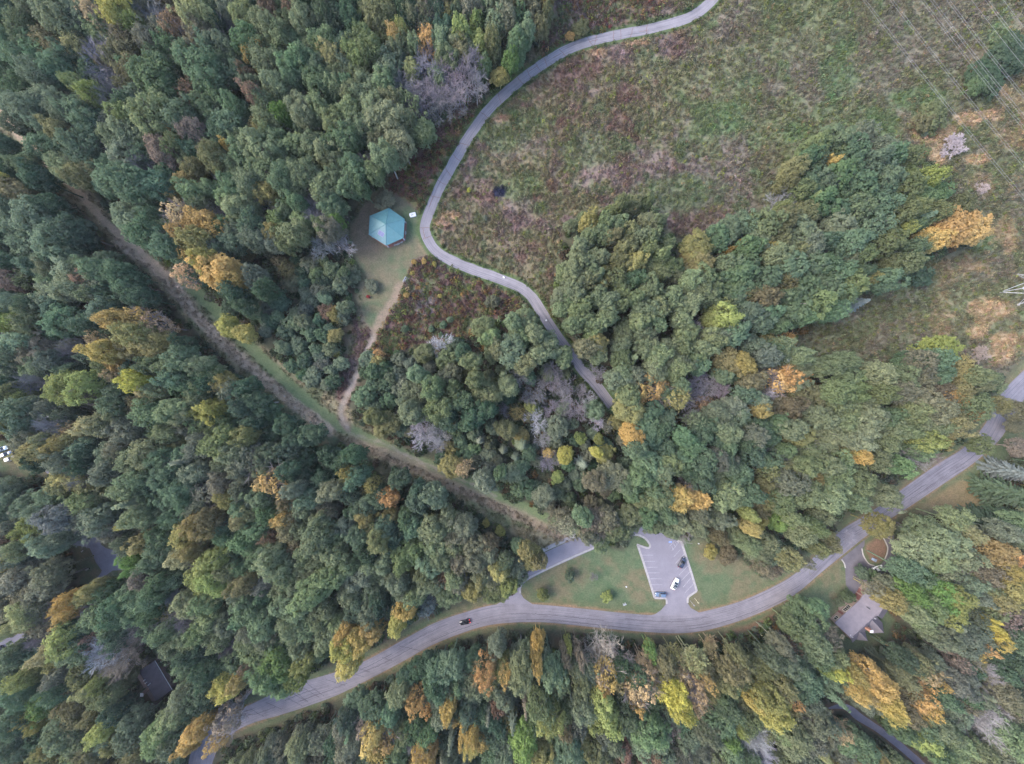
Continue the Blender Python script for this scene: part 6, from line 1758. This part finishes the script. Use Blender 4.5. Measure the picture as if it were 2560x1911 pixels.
def block(root, M, x0, x1, y0, y1, zw, zr, wallm, roofm, along='x', over=.45, names=("wall", "roof"), th=.16):
    """walls with gables and two roof slopes; every slope is a part of its own"""
    w = MB()
    ym, xm = (y0 + y1) / 2, (x0 + x1) / 2
    if along == 'x':
        prof = [(x0, y0), (x0, y1)]
        for (xa) in (x0, x1):
            pass
        vs = [(x0, y0, 0), (x1, y0, 0), (x1, y1, 0), (x0, y1, 0), (x0, y0, zw), (x1, y0, zw), (x1, y1, zw), (x0, y1, zw), (x0, ym, zr), (x1, ym, zr)]
        fs = [(0, 1, 5, 4), (2, 3, 7, 6), (1, 2, 6, 9, 5), (3, 0, 4, 8, 7)]
        sl = [[(x0 - over, y0 - over), (x1 + over, y0 - over), (x1 + over, ym), (x0 - over, ym)], [(x0 - over, ym), (x1 + over, ym), (x1 + over, y1 + over), (x0 - over, y1 + over)]]
        hz = lambda x, y: zr - (zr - zw) * abs(y - ym) / ((y1 - y0) / 2)
    else:
        vs = [(x0, y0, 0), (x1, y0, 0), (x1, y1, 0), (x0, y1, 0), (x0, y0, zw), (x1, y0, zw), (x1, y1, zw), (x0, y1, zw), (xm, y0, zr), (xm, y1, zr)]
        fs = [(1, 2, 6, 5), (3, 0, 4, 7), (0, 1, 5, 8, 4), (2, 3, 7, 9, 6)]
        sl = [[(x0 - over, y0 - over), (xm, y0 - over), (xm, y1 + over), (x0 - over, y1 + over)], [(xm, y0 - over), (x1 + over, y0 - over), (x1 + over, y1 + over), (xm, y1 + over)]]
        hz = lambda x, y: zr - (zr - zw) * abs(x - xm) / ((x1 - x0) / 2)
    w.add([M @ Vector(p) for p in vs], fs)
    wm = w.mesh("house_wall")
    bm = bmesh.new(); bm.from_mesh(wm); bmesh.ops.recalc_face_normals(bm, faces=bm.faces); bm.to_mesh(wm); bm.free()
    put(names[0], wm, wallm, root)
    out = []
    for q in sl:
        mb = MB()
        top = [M @ Vector((x, y, hz(x, y) + .05 + th)) for x, y in q]
        bot = [M @ Vector((x, y, hz(x, y) + .05)) for x, y in q]
        mb.add(top + bot, [(0, 1, 2, 3), (7, 6, 5, 4), (0, 4, 5, 1), (1, 5, 6, 2), (2, 6, 7, 3), (3, 7, 4, 0)])
        me = mb.mesh("roof_slope")
        bm = bmesh.new(); bm.from_mesh(me); bmesh.ops.recalc_face_normals(bm, faces=bm.faces); bm.to_mesh(me); bm.free()
        out.append(put(names[1], me, roofm, root))
    mb = MB()
    if along == 'x':
        mb.bar(M @ Vector((x0 - over, ym, zr + .05 + th)), M @ Vector((x1 + over, ym, zr + .05 + th)), .13, n=6)
    else:
        mb.bar(M @ Vector((xm, y0 - over, zr + .05 + th)), M @ Vector((xm, y1 + over, zr + .05 + th)), .13, n=6)
    put("ridge_cap", mb.mesh("ridge_cap"), roofm, out[0])
    return out

def window(root, M, x0, x1, z0, z1, y, n=2):
    """framed window proud of a wall that faces -y"""
    f = MB()
    t = .07
    f.box(x0, x1, y - .10, y - .004, z1 - t, z1, 0, M); f.box(x0, x1, y - .10, y - .004, z0, z0 + t, 0, M)
    f.box(x0, x0 + t, y - .10, y - .004, z0 + t, z1 - t, 0, M); f.box(x1 - t, x1, y - .10, y - .004, z0 + t, z1 - t, 0, M)
    for k in range(1, n):
        c = x0 + (x1 - x0) * k / n
        f.box(c - .04, c + .04, y - .09, y - .004, z0 + t, z1 - t, 0, M)
    wf = put("window", f.mesh("window"), M_FRAME, root)
    for k in range(n):
        g = MB()
        a, b = x0 + (x1 - x0) * k / n + .04, x0 + (x1 - x0) * (k + 1) / n - .04
        g.box(a, b, y - .05, y - .02, z0 + t, z1 - t, 0, M)
        put("pane", g.mesh("pane"), M_GLASS, wf)

A_ = P(*zK(150, 1255), 3.0)
B_ = P(*zK(482, 955), 3.0)
hd = (B_ - A_)
house = tag(empty("house", (0, 0, 0)), "grey-roofed brick house with rear wing and chimney on the driveway", "house")
MH = frame_of(A_.x, A_.y, hd.x, hd.y)
LH = hd.length
block(house, MH, .45, LH + .2, .45, 10.4, 2.9, 5.6, M_WALL, M_SHING)
gdir = P(*zK(565, 825), 3.0) - B_
MG = frame_of(B_.x, B_.y, gdir.x, gdir.y)
LG = gdir.length
block(house, MG, -.6, LG + 4.6, .55, 11.4, 2.95, 5.75, M_WALL, M_SHING)
# rear wing and bay
xw = 8.6
block(house, MH, xw, xw + 5.4, 6.2, 13.0, 2.7, 5.0, M_WALL, M_SHING, 'y')
block(house, MH, 2.6, 6.4, 6.0, 11.4, 2.6, 4.7, M_WALL, M_SHING, 'y')
# garage doors with brick piers
for x0_, x1_ in ((.35, 2.35), (2.75, LG + .1)):
    mb = MB(); mb.box(x0_, x1_, .46, .54, .05, 2.3, 0, MG)
    dr = put("garage_door", mb.mesh("garage_door"), M_DOOR, house)
    for k in range(4):
        g = MB(); g.box(x0_ + .06, x1_ - .06, .43, .458, .12 + k * .55, .58 + k * .55, 0, MG)
        put("door_panel", g.mesh("door_panel"), M_DOOR, dr)
for x in (0.1, 2.55, LG + .35):
    mb = MB(); mb.box(x - .2, x + .2, .25, .545, 0, 2.6, 0, MG); put("pier", mb.mesh("pier"), M_WALL, house)
window(house, MH, 1.3, 3.0, .9, 2.2, .45, 2)
window(house, MH, 6.4, 9.6, .8, 2.3, .45, 4)
mb = MB(); mb.box(4.6, 5.6, .36, .445, .05, 2.15, 0, MH); dd = put("front_door", mb.mesh("front_door"), M_DOOR, house)
mb = MB(); mb.box(5.42, 5.5, .30, .358, 1.0, 1.1, 0, MH); put("handle", mb.mesh("handle"), M_STEEL, dd)
# curved stone planter walls before the door
zc = [zK(160, 1010), zK(185, 965), zK(230, 945), zK(290, 960), zK(250, 1000), zK(205, 1035), zK(215, 1075), zK(260, 1110)]
l_ = smooth_line(zc, 2)
a_, b_l = offset(l_, 1.6), offset(l_, -1.6)
mb = MB()
for i in range(len(l_) - 1):
    q = [a_[i], a_[i + 1], b_l[i + 1], b_l[i]]
    mb.prism([((x - CX) * MPP, (CY - y) * MPP) for x, y in q], 0, .75)
pl = tag(put("planter_wall", mb.mesh("planter_wall"), M_WALL), "low curved brick planter wall before the house door", "wall")
cz = P(*zK(605, 1335), 5.2)
mb = MB(); mb.box(cz.x - .55, cz.x + .55, cz.y - .45, cz.y + .45, 3.4, 6.6)
ch = put("chimney", mb.mesh("chimney"), M_BRICK2, house)
mb = MB(); mb.box(cz.x - .62, cz.x + .62, cz.y - .52, cz.y + .52, 6.603, 6.75); put("chimney_cap", mb.mesh("chimney_cap"), M_WHITE, ch)
for (x, y) in ((692, 1187), (472, 1318), (350, 1408), (380, 1442), (615, 1052)):
    q = P(*zK(x, y), 5.0)
    mb = MB(); mb.bar((q.x, q.y, 4.0), (q.x, q.y, 5.6), .13, n=8)
    put("roof_vent", mb.mesh("roof_vent"), M_WHITE if x != 615 else M_DARK, house)
# small second garage half hidden by leaves
c0_ = P(*zK(550, 665), 2.4)
MS = frame_of(c0_.x, c0_.y, gdir.x, gdir.y)
shed = tag(empty("garage", (0, 0, 0)), "small brick garage with maroon door beyond the house, half under leaves", "garage")
block(shed, MS, -.3, 4.6, .5, 5.5, 2.4, 4.0, M_WALL, M_SHING)
mb = MB(); mb.box(.4, 3.6, .40, .49, .05, 2.1, 0, MS); put("garage_door", mb.mesh("garage_door"), M_DOOR, shed)

# brown-roofed house in the lower left wood
E_ = P(407, 1692, 3.0)
h2 = tag(empty("house", (0, 0, 0)), "small brown-roofed house with tall chimney in the lower left wood", "house")
ud = Vector((.51, -.86, 0))
M2 = frame_of(-145.0, -120.9, ud.x, ud.y)
block(h2, M2, -6.4, 6.4, -4.2, 4.2, 3.0, 5.0, M_WALL2, M_SHING2)
for t in (-2.6, -1.4, -.2):
    q = M2 @ Vector((t, -.25 if t != -.2 else -.9, 0))
    mb = MB(); mb.bar((q.x, q.y, 4.4), (q.x, q.y, 5.75), .14, n=8); put("roof_vent", mb.mesh("roof_vent"), M_WHITE, h2)
cq = M2 @ Vector((1.4, .9, 0))
mb = MB(); mb.box(cq.x - .5, cq.x + .5, cq.y - .5, cq.y + .5, 3.8, 7.3); ch = put("chimney", mb.mesh("chimney"), M_WALL2, h2)
mb = MB(); mb.box(cq.x - .6, cq.x + .6, cq.y - .6, cq.y + .6, 7.303, 7.45); put("chimney_cap", mb.mesh("chimney_cap"), M_WHITE, ch)
mb = MB(); mb.bar((cq.x, cq.y, 7.45), (cq.x, cq.y, 7.9), .22, n=8); put("flue", mb.mesh("flue"), M_WHITE, ch)
mb = MB(); mb.box(-6.85, 6.85, -4.80, -4.66, 2.82, 2.95, 0, M2); put("gutter", mb.mesh("gutter"), M_WHITE, h2)

# ------------------------------------------------------------------ power line tower and cables
zT = zoomed(2440, 640, 120 / 1239)
feet = [P(*zT(612, 942)), P(*zT(1070, 490)), P(*zT(1085, 1262))]
feet.append(feet[1] + feet[2] - feet[0])
tc_ = sum(feet, Vector()) / 4
tower = tag(empty("lattice_tower", tc_), "grey steel lattice tower standing in brush at the right border", "tower")
TH = 34.0
feet = [f - tc_ for f in (feet[0], feet[1], feet[3], feet[2])]
def at_h(k, z):
    f = feet[k]
    if z <= 22:
        s = 1 - .78 * z / 22
    else:
        s = .22 - .10 * (z - 22) / (TH - 22)
    return Vector((f.x * s, f.y * s, z))
levels = [0, 5.5, 10.5, 15, 18.8, 22, 25, 28, 31, TH]
for k in range(4):
    mb = MB()
    for a, b in zip(levels[:-1], levels[1:]):
        mb.bar(at_h(k, a), at_h(k, b), .12, n=4)
    put("leg", mb.mesh("leg"), M_STEEL, tower)
    fm = MB(); f = at_h(k, 0); fm.box(f.x - .35, f.x + .35, f.y - .35, f.y + .35, 0, .3); put("footing", fm.mesh("footing"), M_CONC, tower)
    mb = MB()
    j = (k + 1) % 4
    for q, (a, b) in enumerate(zip(levels[:-1], levels[1:])):
        mb.bar(at_h(k, b), at_h(j, b), .09, n=4)
        m_ = (at_h(k, b) + at_h(j, b)) / 2
        if q == 0:
            mb.bar(at_h(k, a), m_, .085, n=4); mb.bar(at_h(j, a), m_, .085, n=4)
        else:
            mb.bar(at_h(k, a), at_h(j, b), .075, n=4); mb.bar(at_h(j, a), at_h(k, b), .075, n=4)
    put("bracing", mb.mesh("bracing"), M_STEEL, tower)
wdir = Vector((386, -480, 0)).normalized()
adir = Vector((-wdir.y, wdir.x, 0))
for z, l in ((24, 11.0), (30, 9.0)):
    mb = MB()
    for s in (-1, 1):
        tip = adir * l * s + Vector((0, 0, z + .6))
        for k in range(4):
            mb.bar(at_h(k, z), tip, .08, n=4)
            mb.bar(at_h(k, z + 1.6 if z + 1.6 < TH else TH), tip, .07, n=4)
    put("crossarm", mb.mesh("crossarm"), M_STEEL, tower)
    for s in (-1, 1):
        mb = MB()
        tip = adir * l * s + Vector((0, 0, z + .6))
        for q in range(6):
            mb.bar(tip - Vector((0, 0, .1 + q * .3)), tip - Vector((0, 0, .3 + q * .3)), .16 if q % 2 == 0 else .07, n=8)
        put("insulator", mb.mesh("insulator"), M_DARK, tower)

zW = zoomed(2100, 0, 460 / 1583)
LINES = [((240, 0), (905, 830), (1570, 1650), 27, True, "outermost twin power cable, nearest the woods"), ((480, 0), (1110, 790), (1583, 1380), 27, True, "second twin power cable from the woods"),
         ((750, 0), (1165, 520), (1583, 1050), 27, True, "third twin power cable, crossing the green thicket"), ((835, 0), (1235, 500), (1583, 950), 27, True, "fourth twin power cable, close beside the third"),
         ((980, 0), (1300, 400), (1583, 770), 27, True, "fifth twin power cable, over the tip of the thicket"), ((1190, 0), (1430, 310), (1583, 500), 33, False, "single thin shield cable between twin cables"),
         ((1320, 0), (1480, 200), (1583, 340), 27, True, "twin power cable nearest the upper right corner"), ((1470, 0), (1530, 75), (1583, 150), 33, False, "single thin cable cutting the upper right corner")]
for a, m_, b, z, twin, label in LINES:
    a, b = np.array(zW(*a)), np.array(zW(*b))
    d = (b - a) / np.linalg.norm(b - a)
    ends = [a - d * 420, b + d * 420]
    n = 28
    root = None
    p0 = P(*((a + b) / 2), z)
    root = tag(empty("power_line", p0), label, "power line", "power cables over the meadow")
    for s in ((-.42, .42) if twin else (0,)):
        mb = MB()
        prev = None
        for k in range(n + 1):
            t = k / n
            q = ends[0] * (1 - t) + ends[1] * t
            sag = 2.2 * (1 - (2 * t - 1) ** 2)
            w = P(q[0], q[1], z) - p0 + adir * s - Vector((0, 0, sag - 1.1))
            if prev is not None:
                mb.bar(prev, w, .020 if twin else .018, n=4, caps=False)
            prev = w
        put("conductor", mb.mesh("conductor"), M_WIRE, root)
    if twin:
        for k in range(6):
            t = (k + .5) / 6
            q = ends[0] * (1 - t) + ends[1] * t
            sag = 2.2 * (1 - (2 * t - 1) ** 2)
            w = P(q[0], q[1], z) - p0 - Vector((0, 0, sag - 1.1))
            mb = MB(); mb.bar(w - adir * .44, w + adir * .44, .03, n=4); put("spacer", mb.mesh("spacer"), M_STEEL, root)
# ------------------------------------------------------------------ the air itself
mb = MB()
mb.box(-1500, 1500, -1500, 1500, -1.2, 152.0)
hz_m = bpy.data.materials.new("thin_evening_haze")
hz_m.use_nodes = True
hn = hz_m.node_tree
hn.nodes.clear()
ho = hn.nodes.new('ShaderNodeOutputMaterial')
pv = hn.nodes.new('ShaderNodeVolumePrincipled')
pv.inputs['Color'].default_value = (0.86, 0.88, 1.0, 1)
pv.inputs['Density'].default_value = 0.00005
pv.inputs['Anisotropy'].default_value = 0.0
hn.links.new(pv.outputs[0], ho.inputs['Volume'])
haze = put("haze", mb.mesh("haze"), hz_m)
haze['kind'] = 'stuff'
